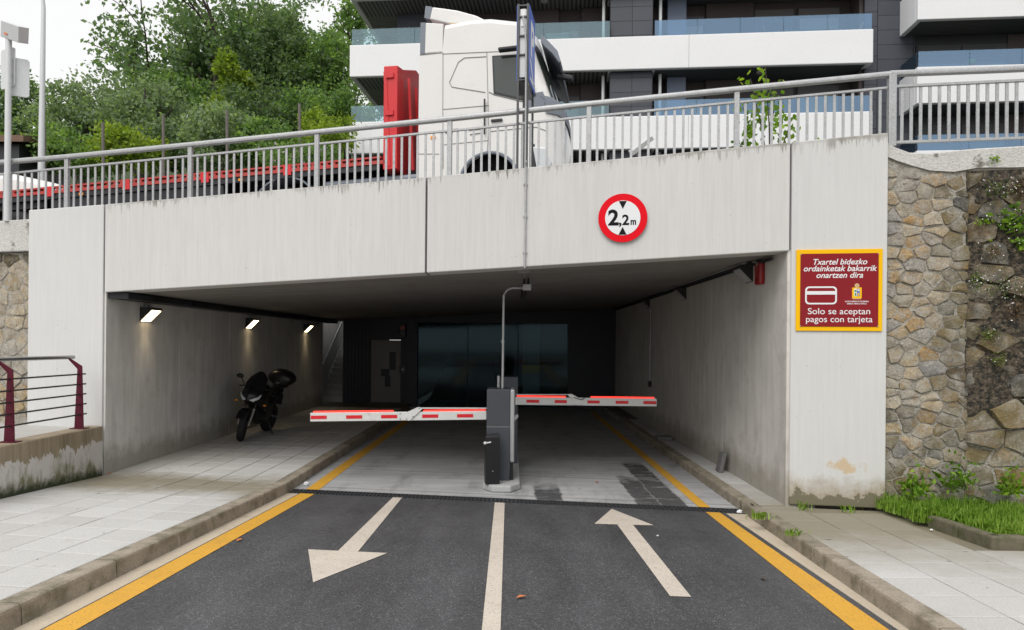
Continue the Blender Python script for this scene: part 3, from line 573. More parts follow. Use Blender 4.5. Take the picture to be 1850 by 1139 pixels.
sb = thing('switch_box', 'tiny switch box with a white triangle beside the garage door', 'switch', (-3.42, 21.38, 1.18)); MB().box(-.1, .1, 0, .1, -.12, .12).build('box', 'cabinet_black', sb); MB().prism([(-.035, -.004, -.03), (.035, -.004, -.03), (0, -.004, .035)], (0, .003, 0)).build('symbol', 'sign_white', sb)

# stairs
stt = thing('staircase', 'narrow concrete stairs climbing to daylight at the far left of the tunnel', 'stairs', (-5.7, 21.6, .13))
stm = MB().box(-.37, .37, 0, .30, -.13, .17).mesh('step')
for i in range(19): link('step', stm, 'terrace', stt, loc=(0, .28 * i, .17 * i))
rl = thing('stair_railing', 'grey barred railing rising along the narrow far stairs', 'railing', (-6.08, 21.6, .13))
sl = .17 / .28
MB().tube([(0, 0, .95), (0, 5.2, .95 + 5.2 * sl)], .025).build('handrail', 'galvanised', rl); MB().tube([(0, 0, .12), (0, 5.2, .12 + 5.2 * sl)], .018).build('lower_rail', 'galvanised', rl)
bm_ = MB().box(-.009, .009, -.009, .009, .12, .95).mesh('bar')
for i in range(44): link('bar', bm_, 'galvanised', rl, loc=(0, .12 * i, .12 * i * sl))

# ================================================================== STONE WALLS
def clip(poly, n, d):
    out = []
    for i in range(len(poly)):
        a, c = poly[i], poly[(i + 1) % len(poly)]; da = a[0] * n[0] + a[1] * n[1] - d; dc = c[0] * n[0] + c[1] * n[1] - d
        if da <= 0: out.append(a)
        if (da < 0) != (dc < 0) and abs(da - dc) > 1e-9: t_ = da / (da - dc); out.append((a[0] + (c[0] - a[0]) * t_, a[1] + (c[1] - a[1]) * t_))
    return out
def stones(parent, x0, x1, z0, zt_, px, pz, place, mfun, seed, gap=.015, prot=(.012, .030), drop=None):
    """irregular stones as Voronoi cells in the wall plane; place(x, z, depth) gives the world point"""
    R = random.Random(seed); sites = []; rows = int((zt_ - z0) / pz) + 1
    for j in range(rows + 1):
        zz = z0 + pz * (j + .5); xx = x0 - px * R.random()
        while xx < x1 + px * .4:
            w = px * R.uniform(.5, 1.65); sites.append((xx + w / 2, zz + R.uniform(-.42, .42) * pz)); xx += w
    ar = pz / px * 1.15
    for si, (sx_, sz_) in enumerate(sites):
        poly = [(x0, z0), (x1, z0), (x1, zt_), (x0, zt_)]
        if not (x0 - .05 < sx_ < x1 + .05 and z0 - .05 < sz_ < zt_ + .05): continue
        for ti, (qx, qz) in enumerate(sites):
            if ti == si or abs(qx - sx_) > 3.2 * px or abs(qz - sz_) > 3.2 * pz: continue
            n = Vector(((qx - sx_) * ar * ar, (qz - sz_))); l = n.length; n /= l
            mid = ((qx + sx_) / 2, (qz + sz_) / 2); poly = clip(poly, n, n[0] * mid[0] + n[1] * mid[1] - gap / 2 * R.uniform(.5, 1.5))
            if len(poly) < 3: break
        if len(poly) < 3: continue
        cx = sum(p[0] for p in poly) / len(poly); cz = sum(p[1] for p in poly) / len(poly)
        if drop and drop(cx, cz): continue
        pts = []
        for i in range(len(poly)):
            a, c = Vector(poly[i]), Vector(poly[(i + 1) % len(poly)]); l = (c - a).length
            if l < .02: continue
            k = 2 if l > .10 else 1
            pts += [a + Vector((R.uniform(-1, 1), R.uniform(-1, 1))) * .004] + ([a.lerp(c, R.uniform(.35, .65)) + Vector((R.uniform(-1, 1), R.uniform(-1, 1))) * .009] if k == 2 else [])
        if len(pts) < 4: continue
        d = R.uniform(*prot); cc = Vector((cx, cz)); tilt = Vector((R.uniform(-.12, .12), R.uniform(-.14, .06)))
        r0 = [place(p.x, p.y, -.05) for p in pts]; r1 = [place(*(cc + (p - cc) * .995), d * .62 + R.uniform(-.004, .004)) for p in pts]
        r2 = [place(*(cc + (p - cc) * R.uniform(.90, .965)), max(.006, d + (p - cc).dot(tilt) + R.uniform(-.006, .006))) for p in pts]
        r3 = [place(*(cc + (p - cc) * R.uniform(.45, .60)), d + .6 * (p - cc).dot(tilt) + R.uniform(-.002, .012)) for p in pts]
        b = MB(); b.loft([r0, r1, r2, r3]); b.build('stone', mfun(cx, cz, R), parent, world=True, smooth=24)
# right-hand wall, behind the grass bed
swr = thing('stone_wall', 'weathered rubble stone retaining wall with weeds, right of the portal', 'wall', (5.6, 7.9, .1))
WOFF = .10
placeR = lambda x, z, d: (x, fy(x, WOFF) - d, z)
ztop = lambda x: float(np.interp(x, [4.3, 4.42, 4.75, 5.0, 5.3, 6.0, 7.5], [4.25, 4.17, 4.06, 4.02, 4.06, 4.05, 4.03]))
MB().prism([(x_, fy(x_, WOFF - .010), z_) for x_, z_ in ((4.28, 0), (7.6, 0), (7.6, 4.05), (5.3, 4.07), (5.0, 4.03), (4.42, 4.2), (4.28, 4.25))], (0, .4, 0)).build('mortar_core', 'mortar', swr, world=True)
def mR(x, z, R):
    if x > 5.17 + .05 * math.sin(z * 3) and z > 1.3: return 'stone_dark'
    if x > 4.92 or z < 1.3 and R.random() < .5: return 'stone_moss'
    return 'stone'
stones(swr, 4.30, 5.22, .05, 4.20, .195, .135, placeR, mR, 11, drop=lambda x, z: z > ztop(x) - .05)
stones(swr, 5.20, 7.5, .05, 4.00, .36, .21, placeR, mR, 12, gap=.02, prot=(.015, .08), drop=lambda x, z: (z > 1.4 and (math.sin(x * 9.3 + z * 5.1) + math.sin(z * 7.7 - x * 4)) > .75))
b = MB(); xs_ = np.linspace(5.19, 7.55, 22); zs_ = np.linspace(1.2, 4.03, 26); R = random.Random(5)
vs = [(float(x), fy(float(x), WOFF) - .016 - (.045 * R.random() if 0 < i < 21 else 0) * (1 if 0 < j < 25 else 0), float(z)) for j, z in enumerate(zs_) for i, x in enumerate(xs_)]
b.add(vs, [(j * 22 + i, j * 22 + i + 1, (j + 1) * 22 + i + 1, (j + 1) * 22 + i) for j in range(25) for i in range(21)]); b.build('soil_crust', 'mortar_dark', swr, world=True)
b = MB(); xs_ = [4.327, 4.45, 4.60, 4.8, 5.05, 5.3, 5.7, 6.2, 7.6]; tp = [4.42, 4.33, 4.265, 4.25, 4.27, 4.285, 4.295, 4.31, 4.32]; rg = [4.23, 4.17, 4.11, 4.045, 4.02, 4.06, 4.05, 4.06, 4.03]
rings = [[(x, fy(x, WOFF - .035), g), (x, fy(x, WOFF - .03), t_ - .02), (x, fy(x, WOFF + .0), t_), (x, fy(x, WOFF + .42), t_ + .01), (x, fy(x, WOFF + .42), g)] for x, t_, g in zip(xs_, tp, rg)]
b.loft(rings); b.build('coping', 'coping', swr, world=True)
# left-hand wall
swl = thing('stone_wall', 'pale rubble stone wall under a white concrete coping, left edge', 'wall', (-7.5, 9.8, .8))
placeL = lambda x, z, d: (x, fy(x, .16) - d, z)
MB().prism([(-10.5, fy(-10.5, .150), .3), (-6.84, fy(-6.84, .150), .3), (-6.84, fy(-6.84, .150), 3.26), (-10.5, fy(-10.5, .150), 3.2)], (0, .4, 0)).build('mortar_core', 'mortar', swl, world=True)
stones(swl, -8.6, -6.85, .75, 3.24, .26, .20, placeL, lambda x, z, R: 'stone' if z < 3.02 else 'stone_dark', 21)
b = MB(); b.prism([(-10.5, fy(-10.5, .06), 3.22), (-6.865, fy(-6.865, .06), 3.27), (-6.865, fy(-6.865, .06), 3.725), (-10.5, fy(-10.5, .06), 3.60)], (0, .5, 0)); b.build('coping', 'coping', swl, world=True, bevel=.012)
# low wall, terrace and burgundy railing
lw = thing('low_wall', 'low stained concrete wall with moss beside the left pavement', 'wall', (-5.75, 5, .3))
b = MB(); a = [(-5.655, Y) for Y in (fy(-5.655) - .02, 8, 6, 4, 2, 0)]
b.hexa([(-5.94, fy(-5.94) - .006, 0), (-5.66, fy(-5.66) - .006, 0), (-5.66, -1, 0), (-5.94, -1, 0)], [(-5.94, fy(-5.94) - .006, .815), (-5.66, fy(-5.66) - .006, .815), (-5.66, -1, .815), (-5.94, -1, .815)]); b.build('wall', 'low_wall', lw, world=True, bevel=.015)
tag(quad_sheet('terrace', [(-14, -1, .79), (-5.93, -1, .79), (-5.93, fy(-5.93, .2), .79), (-14, fy(-14, .2), .79)], 'terrace'), kind='structure')
br = thing('pavement_railing', 'burgundy steel railing with five dark rods on the low wall', 'railing', (-5.79, 9.15, .815))
pm = MB().prism([(-.07, 0, 0), (.055, 0, 0), (.030, 0, .80), (.028, 0, .84), (-.135, 0, .945), (-.155, 0, .925), (-.035, 0, .80)], (0, .014, 0)).mesh('post')
bp = MB().box(-.10, .10, -.06, .07, 0, .012).mesh('base_plate')
for Y in (0, -1.27, -2.54, -3.81): q = link('post', pm, 'burgundy', br, loc=(0, Y, 0), bevel=.003); link('base_plate', bp, 'burgundy', q, bevel=.003)
for i in range(5): z = .19 + .135 * i; xx = .012 - .02 * i / 5; MB().tube([(xx, .13, z), (xx, -5, z)], .011, 8).build('rod', 'steel_rod', br, smooth=40)
MB().tube([(-.15, .10, .955), (-.15, -5, .955)], .026, 12).build('handrail', 'steel_tube', br, smooth=40)

# ================================================================== OVERPASS RAILING
orl = thing('overpass_railing', 'long galvanised steel railing with upright bars on top of the portal', 'railing', (0, fy(0, .14), 4.2))
PX = [-8.28, -6.36, -4.46, -2.63, -.83, .94, 2.70, 4.40]
ztr = lambda x: float(np.interp(x, [-10, -7.39, -6.36, -4.46, -2.63, -.83, .94, 2.7, 4.42], [4.46, 4.545, 4.62, 4.72, 4.82, 4.92, 5.025, 5.12, 5.21]))
RO = .14
def rp(x, z): return Vector((x, fy(x, RO), z))
zb_ = lambda x: 3.70 if x < -6.9 else zt(x) - .03
for x in PX:
    if x < 4.3: MB().obox(rp(x, (zb_(x) + ztr(x)) / 2), (.062, .05, ztr(x) - zb_(x)), Matrix.Rotation(-math.atan(S), 3, 'Z')).build('post', 'galvanised', orl, world=True, bevel=.006)
b = MB(); xs_ = [-10.5] + PX[1:]
rings = []
for x in xs_:
    z = ztr(x); rings.append([rp(x, z - .035) + Vector((0, dy, dz)) for dy, dz in ((-.040, .0), (-.046, .022), (-.040, .045), (-.018, .06), (.018, .06), (.040, .045), (.046, .022), (.040, 0))])
b.loft(rings); b.build('handrail', 'galvanised', orl, world=True, smooth=40)
RS = Matrix.Rotation(-math.atan(S), 3, 'Z')
for x0, x1 in zip(PX[:-1], PX[1:]):
    z0, z1 = ztr(x0) - .165, ztr(x1) - .165
    b = MB(); b.loft([[rp(x, z) + Vector((0, dy, dz)) for dy, dz in ((-.018, -.012), (-.018, .012), (.018, .012), (.018, -.012))] for x, z in ((x0 + .03, z0), (x1 - .03, z1))]); b.build('lower_rail', 'galvanised', orl, world=True)
    for k in range(1, 17):
        x = x0 + (x1 - x0) * k / 17; z = z0 + (z1 - z0) * k / 17; zl_ = zb_(x); MB().obox(rp(x, (z - .01 + zl_) / 2), (.030, .012, z - .01 - zl_), RS).build('baluster', 'galvanised', orl, world=True)
orr = thing('wall_railing', 'short galvanised railing with tall end post on the stone wall', 'railing', (4.42, fy(4.42, RO), 4.35))
MB().obox(rp(4.425, 4.77), (.085, .085, .84), RS).build('post', 'galvanised', orr, world=True, bevel=.006)
b = MB(); b.loft([[rp(x, z - .035) + Vector((0, dy, dz)) for dy, dz in ((-.040, .0), (-.046, .022), (-.040, .045), (-.018, .06), (.018, .06), (.040, .045), (.046, .022), (.040, 0))] for x, z in ((4.40, 5.215), (5.6, 5.20), (8, 5.19))]); b.build('handrail', 'galvanised', orr, world=True, smooth=40)
for zz in (5.055, 4.40): b = MB(); b.loft([[rp(x, zz) + Vector((0, dy, dz)) for dy, dz in ((-.02, -.014), (-.02, .014), (.02, .014), (.02, -.014))] for x in (4.46, 8)]); b.build('lower_rail', 'galvanised', orr, world=True)
for k in range(30): x = 4.535 + .1 * k; MB().obox(rp(x, 4.727), (.034, .014, .63), RS).build('baluster', 'galvanised', orr, world=True)
MB().obox(rp(6.2, 4.77), (.07, .06, .84), RS).build('post', 'galvanised', orr, world=True)

# ================================================================== SIGNS ON THE PORTAL
FROT = -math.atan(S)
c = face(1125, 395)
hs = thing('height_limit_sign', 'round red-rimmed height limit sign reading 2,2 m on the fascia', 'sign', (c.x, c.y, c.z), FROT)
def disc(name, r, y, m, th=.002, n=64, parent=hs): b = MB(); b.tube([(0, y, 0), (0, y - th, 0)], r, n); return b.build(name, m, parent)
disc('back_plate', .292, -.012, 'sign_back', .020); disc('red_ring', .296, -.032, 'sign_red', .006); disc('white_face', .212, -.0385, 'sign_white', .003)
MB().prism([(-.048, -.042, .205), (.048, -.042, .205), (0, -.042, .108)], (0, -.002, 0)).build('triangle', 'sign_black', hs); MB().prism([(-.048, -.042, -.205), (.048, -.042, -.205), (0, -.042, -.112)], (0, -.002, 0)).build('triangle', 'sign_black', hs)
text_mesh('numeral', '2', .262, 'sign_black', hs, (-.112, -.0425, -.085), bold=.008); text_mesh('comma', ',', .20, 'sign_black', hs, (-.030, -.0425, -.086), bold=.003); text_mesh('numeral', '2', .172, 'sign_black', hs, (.036, -.0425, -.085), bold=.005); text_mesh('letter', 'm', .115, 'sign_black', hs, (.128, -.0425, -.085), bold=.004, sx=.8)
p0, p1 = face(1437, 598), face(1594, 450); SW = (p1.x - p0.x) / math.cos(FROT); SHt = p1.z - p0.z
cs = thing('payment_sign', 'maroon card payment notice with yellow border on the right pillar', 'sign', ((p0.x + p1.x) / 2, (p0.y + p1.y) / 2, p0.z), FROT)
w, h = SW / 2, SHt
MB().box(-w, w, -.018, -.001, 0, h).build('yellow_board', 'sign_yellow', cs, bevel=.003); mx, mz = w * .905, h * .052
MB().box(-mx, mx, -.024, -.0185, mz, h - mz).build('maroon_panel', 'sign_maroon', cs, bevel=.002)
for sx_ in (-1, 1):
    for zz in (mz + .008, h - mz - .008): MB().tube([(sx_ * (mx - .004), -.024, zz), (sx_ * (mx - .004), -.0275, zz)], .006, 10).build('screw', 'aluminium', cs)
def line(s, zf, wf, size, bold, shear, x=0.0):
    o = text_mesh('lettering', s, size * h, 'sign_white', cs, (x * w, -.0245, zf * h), bold=bold, shear=shear)
    xs2 = [v.co.x for v in o.data.vertices]; k = wf * 2 * w / (max(xs2) - min(xs2)); o.scale = (k, 1, 1); return o
line('Txartel bidezko', .813, .625, .098, .0013, .26); line('ordainketak bakarrik', .732, .85, .098, .0013, .26); line('onartzen dira', .650, .54, .098, .0013, .26)
line('Solo se aceptan', .205, .72, .108, .0003, 0); line('pagos con tarjeta', .108, .77, .108, .0003, 0)
line('AYUNTAMIENTO DE ERMUA', .352, .275, .024, .0004, 0, .41); line('ERMUA HIRIKO UDALA', .325, .225, .024, .0004, 0, .41)
def rrect(x0, x1, z0, z1, r, n=6):
    o = []
    for cx, cz, a0 in ((x1 - r, z1 - r, 0), (x0 + r, z1 - r, 90), (x0 + r, z0 + r, 180), (x1 - r, z0 + r, 270)):
        for k in range(n + 1): a = rad(a0 + 90 * k / n); o.append((cx + r * math.cos(a), cz + r * math.sin(a)))
    return o
def ring_card(x0, x1, z0, z1):
    o = rrect(x0, x1, z0, z1, .045); i_ = rrect(x0 + .018, x1 - .018, z0 + .018, z1 - .018, .032); n = len(o); b = MB()
    for y in (-.0245, -.0255): b.v += [(x, y, z) for x, z in o] + [(x, y, z) for x, z in i_]
    q = 2 * n
    for k in range(n):
        k2 = (k + 1) % n; b.f += [(q + k, q + k2, q + n + k2, q + n + k), (k, k2, q + k2, q + k), (n + k, n + k2, q + n + k2, q + n + k)]
    return b.build('card_outline', 'sign_white', cs)
cx0, cx1, cz0, cz1 = -.79 * w, -.05 * w, .325 * h, .545 * h; ring_card(cx0, cx1, cz0, cz1); MB().box(cx0 + .01, cx1 - .01, -.0262, -.0245, .445 * h, .487 * h).build('card_stripe', 'sign_white', cs)
kx = .41 * w; cr = MB().box(kx - .11 * w, kx + .11 * w, -.0255, -.0245, .40 * h, .53 * h).build('crest', 'sign_yellow', cs)
MB().box(kx - .065 * w, kx - .002, -.0265, -.0258, .425 * h, .515 * h).build('field', 'sign_white', cr); MB().box(kx + .001, kx + .065 * w, -.0265, -.0258, .425 * h, .515 * h).build('field', 'crest_blue', cr)
MB().tube([(kx - .033 * w, -.0268, .488 * h), (kx - .033 * w, -.0275, .488 * h)], .0125, 12).build('tree', 'crest_green', cr); MB().box(kx - .05 * w, kx - .016 * w, -.0275, -.0268, .43 * h, .465 * h).build('mark', 'crest_green', cr)
MB().box(kx + .018 * w, kx + .05 * w, -.0275, -.0268, .43 * h, .462 * h).build('mark', 'sign_yellow', cr); MB().box(kx + .012 * w, kx + .056 * w, -.0275, -.0268, .488 * h, .508 * h).build('mark', 'sign_white', cr)
MB().tube([(kx, -.0246, .553 * h), (kx, -.0256, .553 * h)], .027, 16).build('crown', 'crest_tan', cr)
MB().box(kx - .10 * w, kx + .10 * w, -.0252, -.0246, .388 * h, .401 * h).build('scroll', 'crest_tan', cr)

# conduit down the fascia and over the ceiling
cd = thing('fascia_conduit', 'thin grey conduit running down the fascia from the parking sign', 'conduit', (.15, fy(.15), 2.96))
MB().tube([(.155, fy(.155, .02), 4.30), (.155, fy(.155, -.02), 4.22), (.150, fy(.15, -.02), 2.95)], .013, 8).build('pipe', 'galvanised', cd, world=True, smooth=40)
for z in (3.15, 3.6, 4.0): MB().obox((.152, fy(.152, -.012), z), (.05, .028, .018)).build('clip', 'galvanised', cd, world=True)
cc = thing('ceiling_conduit', 'grey conduit pole bending from the barrier cabinet up to a ceiling box', 'conduit', (-.13, 9.7, 1.37))
pth = [(-.13, 9.72, 1.37), (-.125, 9.72, 2.62)] + [(-.125 + .14 * (1 - math.cos(a)), 9.72, 2.66 + .14 * math.sin(a)) for a in [rad(q) for q in (10, 30, 50, 70, 90)]] + [(.16, 9.72, 2.80)]
MB().tube(pth, .017, 10).build('pole', 'galvanised', cc, world=True, smooth=40); MB().box(.145, .265, 9.66, 9.76, 2.765, 2.85).build('junction_box', 'galvanised', cc, world=True, bevel=.004)
MB().box(.07, .22, 8.90, 8.98, 2.93, 2.972).build('bracket', 'galvanised_dark', cc, world=True); MB().tube([(-.131, 9.72, 2.02), (-.131, 9.72, 2.05)], .026, 10).build('collar', 'galvanised', cc, world=True)
for q in range(3): MB().tube([(.16, 9.05 + .2 * q, 2.955), (.165, 9.15 + .2 * q, 2.93), (.17, 9.24 + .2 * q, 2.955)], .012, 6).build('hanger', 'galvanised_dark', cc, world=True)
for xx in (.17, .23): MB().tube([(xx, 9.76, 2.83), (xx, 9.85, 2.945), (xx + .01, 14, 2.945)], .012, 6).build('cable', 'dark_tray', cc, world=True)

# ================================================================== TUNNEL FITTINGS
def wall_lamp(x, y, z, sgn, lit, label):
    o = thing('wall_lamp', label, 'lamp', (x, y, z), 0, 'lit wall lamps' if lit else 'unlit wall lamps')
    pr = [(0, 0, -.19), (0, 0, .03), (sgn * .19, 0, .03), (sgn * .19, 0, .0)]
    MB().prism(pr, (0, .30, 0)).build('housing', 'lamp_body', o, bevel=.004)
    nx = Vector((sgn * .19, 0, -.19)).normalized() * .003
    q = [Vector((sgn * .012, .012, -.178)) + Vector((nx.x, 0, nx.z)), Vector((sgn * .178, .012, -.012)) + Vector((nx.x, 0, nx.z)), Vector((sgn * .178, .288, -.012)) + Vector((nx.x, 0, nx.z)), Vector((sgn * .012, .288, -.178)) + Vector((nx.x, 0, nx.z))]
    b = MB(); b.add(q, [(0, 1, 2, 3)]); b.build('lens', 'lamp_face' if lit else 'lamp_off', o)
    MB().box(min(0, sgn * .06), max(0, sgn * .06), .12, .18, .03, .07).build('bracket', 'galvanised', o)
    if lit:
        ld = bpy.data.lights.new('lamp_light', 'SPOT'); ld.energy = 4; ld.color = (1, .78, .48); ld.spot_size = rad(75); ld.spot_blend = .9; ld.shadow_soft_size = .06
        l = bpy.data.objects.new('lamp_light', ld); C.objects.link(l); l.parent = o; l.location = (sgn * .16, .15, -.13); l.rotation_euler = (0, 0, 0)
wall_lamp(-5.65, 10.35, 2.48, 1, True, 'lit wedge wall lamp nearest the portal on the left tunnel wall'); wall_lamp(-5.65, 14.45, 2.47, 1, True, 'lit wedge wall lamp above the motorcycle, second from the portal'); wall_lamp(-5.65, 18.5, 2.46, 1, True, 'lit wedge wall lamp nearest the far stairs')
wall_lamp(3.25, 9.22, 3.06, -1, False, 'unlit wedge wall lamp beside the red alarm box'); wall_lamp(3.25, 12.75, 3.05, -1, False, 'unlit wedge wall lamp second from the portal on the right wall'); wall_lamp(3.25, 16.0, 3.04, -1, False, 'unlit wedge wall lamp deepest on the right tunnel wall')
ct = thing('cable_tray', 'dark cable tray under the ceiling along the left tunnel wall', 'cable tray', (-5.5, 15, 2.55))
b = MB(); b.box(-5.645, -5.36, fy(-5.36) + .10, 21, 2.585, 2.665); b.build('tray', 'dark_tray', ct, world=True)
for q in range(9): MB().box(-5.36, -5.355, 10.2 + 1.2 * q, 10.7 + 1.2 * q, 2.60, 2.65).build('cover', 'cabinet_black', ct, world=True)
ct = thing('cable_conduit', 'dark cables and pale pipe clipped under the ceiling along the right wall', 'conduit', (3.2, 15, 3.1))
MB().tube([(3.20, fy(3.2) + .4, 3.085), (3.20, 21.3, 3.085)], .022, 8).build('cable', 'dark_tray', ct, world=True); MB().tube([(3.135, 9.0, 3.10), (3.135, 21.3, 3.10)], .018, 8).build('cable', 'dark_tray', ct, world=True)
MB().tube([(3.17, 8.86, 3.02), (3.17, 8.86, 3.07), (3.18, 8.92, 3.105), (3.165, 9.05, 3.11), (3.10, 9.2, 3.112), (3.10, 14, 3.112)], .012, 8).build('pipe', 'galvanised', ct, world=True, smooth=40)
al = thing('alarm_box', 'red alarm sounder box high on the right tunnel wall near the portal', 'alarm', (3.25, 8.88, 2.80))
MB().box(-.075, 0, -.10, .10, 0, .29).build('cover', 'cover_red', al, bevel=.025, seg=3); MB().tube([(-.07, 0, .06), (-.082, 0, .06)], .014, 10).build('lamp', 'cabinet_black', al)
dp = thing('drop_pipe', 'thin grey pipe hanging down the right tunnel wall', 'conduit', (3.22, 15.9, 1.15)); MB().tube([(0, 0, 0), (0, 0, 2.0)], .016, 8).build('pipe', 'galvanised', dp); MB().box(-.04, .03, -.05, .05, -.12, .02).build('socket', 'cabinet_black', dp)
gb = thing('concrete_block', 'grey concrete slab leaning upright against the right tunnel wall', 'block', (3.14, 10.2, .124)); MB().hexa([(-.06, -.10, 0), (0, -.10, 0), (0, .10, 0), (-.06, .10, 0)], [(0, -.10, .29), (.06, -.10, .29), (.06, .10, .29), (0, .10, .29)]).build('slab', 'block_grey', gb, bevel=.01)
gb = thing('concrete_block', 'small grey slab lying flat on the right tunnel pavement further in', 'block', (3.05, 13.6, .124)); MB().box(-.16, .14, -.12, .12, 0, .07).build('slab', 'block_grey', gb, bevel=.01)

# ================================================================== BARRIERS
isl = thing('traffic_island', 'low pale concrete island under the barrier cabinet', 'island', (-.13, 9.9, 0))
o = [(-.255, -.52), (-.12, -.73), (.13, -.73), (.255, -.52), (.255, 2.0), (.10, 2.2), (-.10, 2.2), (-.255, 2.0)]
MB().prism([(x, y, .0) for x, y in o], (0, 0, .095)).build('slab', 'island', isl, bevel=.02)
def boom(o, x0, x1, y, z0, z1, th, y_back, name='arm', bars=(), leds=(), joint=None, topw=True):
    """segmented barrier arm with reflective bars, light strips and a folding bracket; local to o"""
    sg = 1 if x1 > x0 else -1; lo, hi = min(x0, x1), max(x0, x1); zl_ = lambda x: z0 + (z1 - z0) * (x - x0) / (x1 - x0)
    hh = .062
    def seg(a, c, d0, d1, ya, yb, nm, m, par, bev=0):
        b = MB(); b.hexa([(a, ya, zl_(a) + d0), (c, ya, zl_(c) + d0), (c, yb, zl_(c) + d0), (a, yb, zl_(a) + d0)], [(a, ya, zl_(a) + d1), (c, ya, zl_(c) + d1), (c, yb, zl_(c) + d1), (a, yb, zl_(a) + d1)]); return b.build(nm, m, par, bevel=bev)
    j0, j1 = joint
    a1 = seg(lo, min(j0, j1) - .004, -hh, hh, y - .02, y + .02, name, 'arm_white', o, .006); a2 = seg(max(j0, j1) + .004 if False else min(j0, j1) + .004, hi, -hh, hh, y - .02, y + .02, name, 'arm_white', o, .006)
    for a, c in bars: seg(a, c, -.026, .022, y - .0235, y - .0205, 'reflector', 'reflect_red', o)
    for a, c in leds: seg(a, c, hh + .003, hh + .024, y - .012, y + .012, 'light_strip', 'led_red', o, .004)
    return a1
bl_ = thing('barrier', 'dark grey barrier cabinet with red and white arm lowered to the left', 'barrier', (-.16, 9.62, .095))
MB().box(-.185, .14, -.10, .36, .0, 1.27).build('cabinet', 'cabinet', bl_, bevel=.008); MB().box(-.186, .141, -.1025, -.08, .745, .752).build('seam', 'seam', bl_)
MB().box(.142, .205, -.115, .30, .255, 1.275).build('aluminium_edge', 'aluminium', bl_, bevel=.02, seg=3); MB().box(.145, .19, -.06, .28, .0, .25).build('foot', 'cabinet_black', bl_)
MB().prism([(.2, .15, .80), (.26, .15, .86), (.255, .15, .90), (.2, .15, .88)], (0, .1, 0)).build('hook', 'aluminium', bl_)
# arm in local coordinates: world y 9.72
wl = lambda u, v: ypl(u, v, 9.72) - Vector((-.16, 9.62, .095))
pL, pR = wl(561, 754), wl(879, 750.5)
lx = lambda u: wl(u, 752).x
bars = [(lx(562), lx(591)), (lx(626), lx(655)), (lx(689), lx(718)), (lx(763), lx(792)), (lx(826), lx(855))]
boom(bl_, pR.x, pL.x, .10, pR.z, pL.z, .04, 0, bars=bars, leds=[(lx(566), lx(711)), (lx(765), lx(877))], joint=(lx(738), lx(752)))
zj = (pL.z + pR.z) / 2
hb = MB().prism([(lx(722), .074, zj - .055), (lx(736), .074, zj - .055), (lx(741), .074, zj - .06), (lx(763), .074, zj + .105), (lx(759), .074, zj + .135), (lx(754), .074, zj + .13), (lx(733), .074, zj + .05), (lx(722), .074, zj + .055)], (0, -.012, 0)).build('folding_bracket', 'arm_white', bl_, bevel=.003)
for u, dz in ((724, .04), (724, -.035), (735, -.035), (747, 0), (758, .118)): MB().tube([(lx(u), .062, zj + dz), (lx(u), .057, zj + dz)], .008, 8).build('bolt', 'cabinet', hb)
MB().tube([(lx(761), .08, zj + .118), (lx(880), .08, zj + .125)], .009, 8).build('tension_rod', 'arm_white', bl_)
br_ = thing('barrier', 'barrier behind the dark cabinet with arm lowered towards the right wall', 'barrier', (-.05, 11.0, .095))
MB().box(-.14, .15, -.10, .30, .0, 1.38).build('cabinet', 'cabinet', br_, bevel=.008); MB().box(-.18, -.142, -.12, .2, .3, 1.40).build('aluminium_edge', 'aluminium', br_, bevel=.012)
wr = lambda u, v: ypl(u, v, 10.9) - Vector((-.05, 11.0, .095)); rx = lambda u: wr(u, 725).x
pL, pR = wr(931, 724.5), wr(1186, 727.5); bars = [(rx(951), rx(974)), (rx(1002), rx(1024)), (rx(1061), rx(1083)), (rx(1112), rx(1135)), (rx(1162), rx(1185))]
boom(br_, pL.x, pR.x, -.10, pL.z, pR.z, .04, 0, bars=bars, leds=[(rx(934), rx(1022)), (rx(1067), rx(1182))], joint=(rx(1040), rx(1050)))
zj = (pL.z + pR.z) / 2
MB().prism([(rx(1028), -.126, zj - .05), (rx(1050), -.126, zj - .05), (rx(1052), -.126, zj + .03), (rx(1032), -.126, zj + .125), (rx(1026), -.126, zj + .12), (rx(1027), -.126, zj + .08), (rx(1036), -.126, zj + .04)], (0, -.012, 0)).build('folding_bracket', 'arm_white', br_, bevel=.003)
MB().tube([(rx(932), -.12, zj + .105), (rx(1030), -.12, zj + .112)], .008, 8).build('tension_rod', 'arm_white', br_); MB().tube([(rx(1036), -.14, zj + .07), (rx(1043), -.15, zj + .05), (rx(1050), -.14, zj + .03), (rx(1056), -.13, zj + .06)], .006, 6).build('cable', 'cabinet_black', br_)
tm = thing('card_terminal', 'short black card terminal post with a small white lever on the island', 'terminal', (-.255, 9.32, .095), rad(8))
MB().box(-.10, .095, -.07, .10, 0, .64).build('housing', 'cabinet_black', tm, bevel=.006); MB().hexa([(-.10, -.07, .641), (.095, -.07, .641), (.095, .10, .641), (-.10, .10, .641)], [(-.095, -.065, .655), (.09, -.065, .675), (.09, .095, .675), (-.095, .095, .655)]).build('cap', 'cabinet_black', tm)
hd = MB().tube([(-.03, -.085, .575), (-.10, -.09, .565)], .010, 8).build('lever', 'arm_white', tm); MB().ball((-.11, -.09, .565), .022, 10, 6).build('knob', 'arm_white', hd, smooth=60)
MB().tube([(-.0, -.07, .18), (-.0, -.076, .18)], .008, 8).build('lock', 'aluminium', tm)

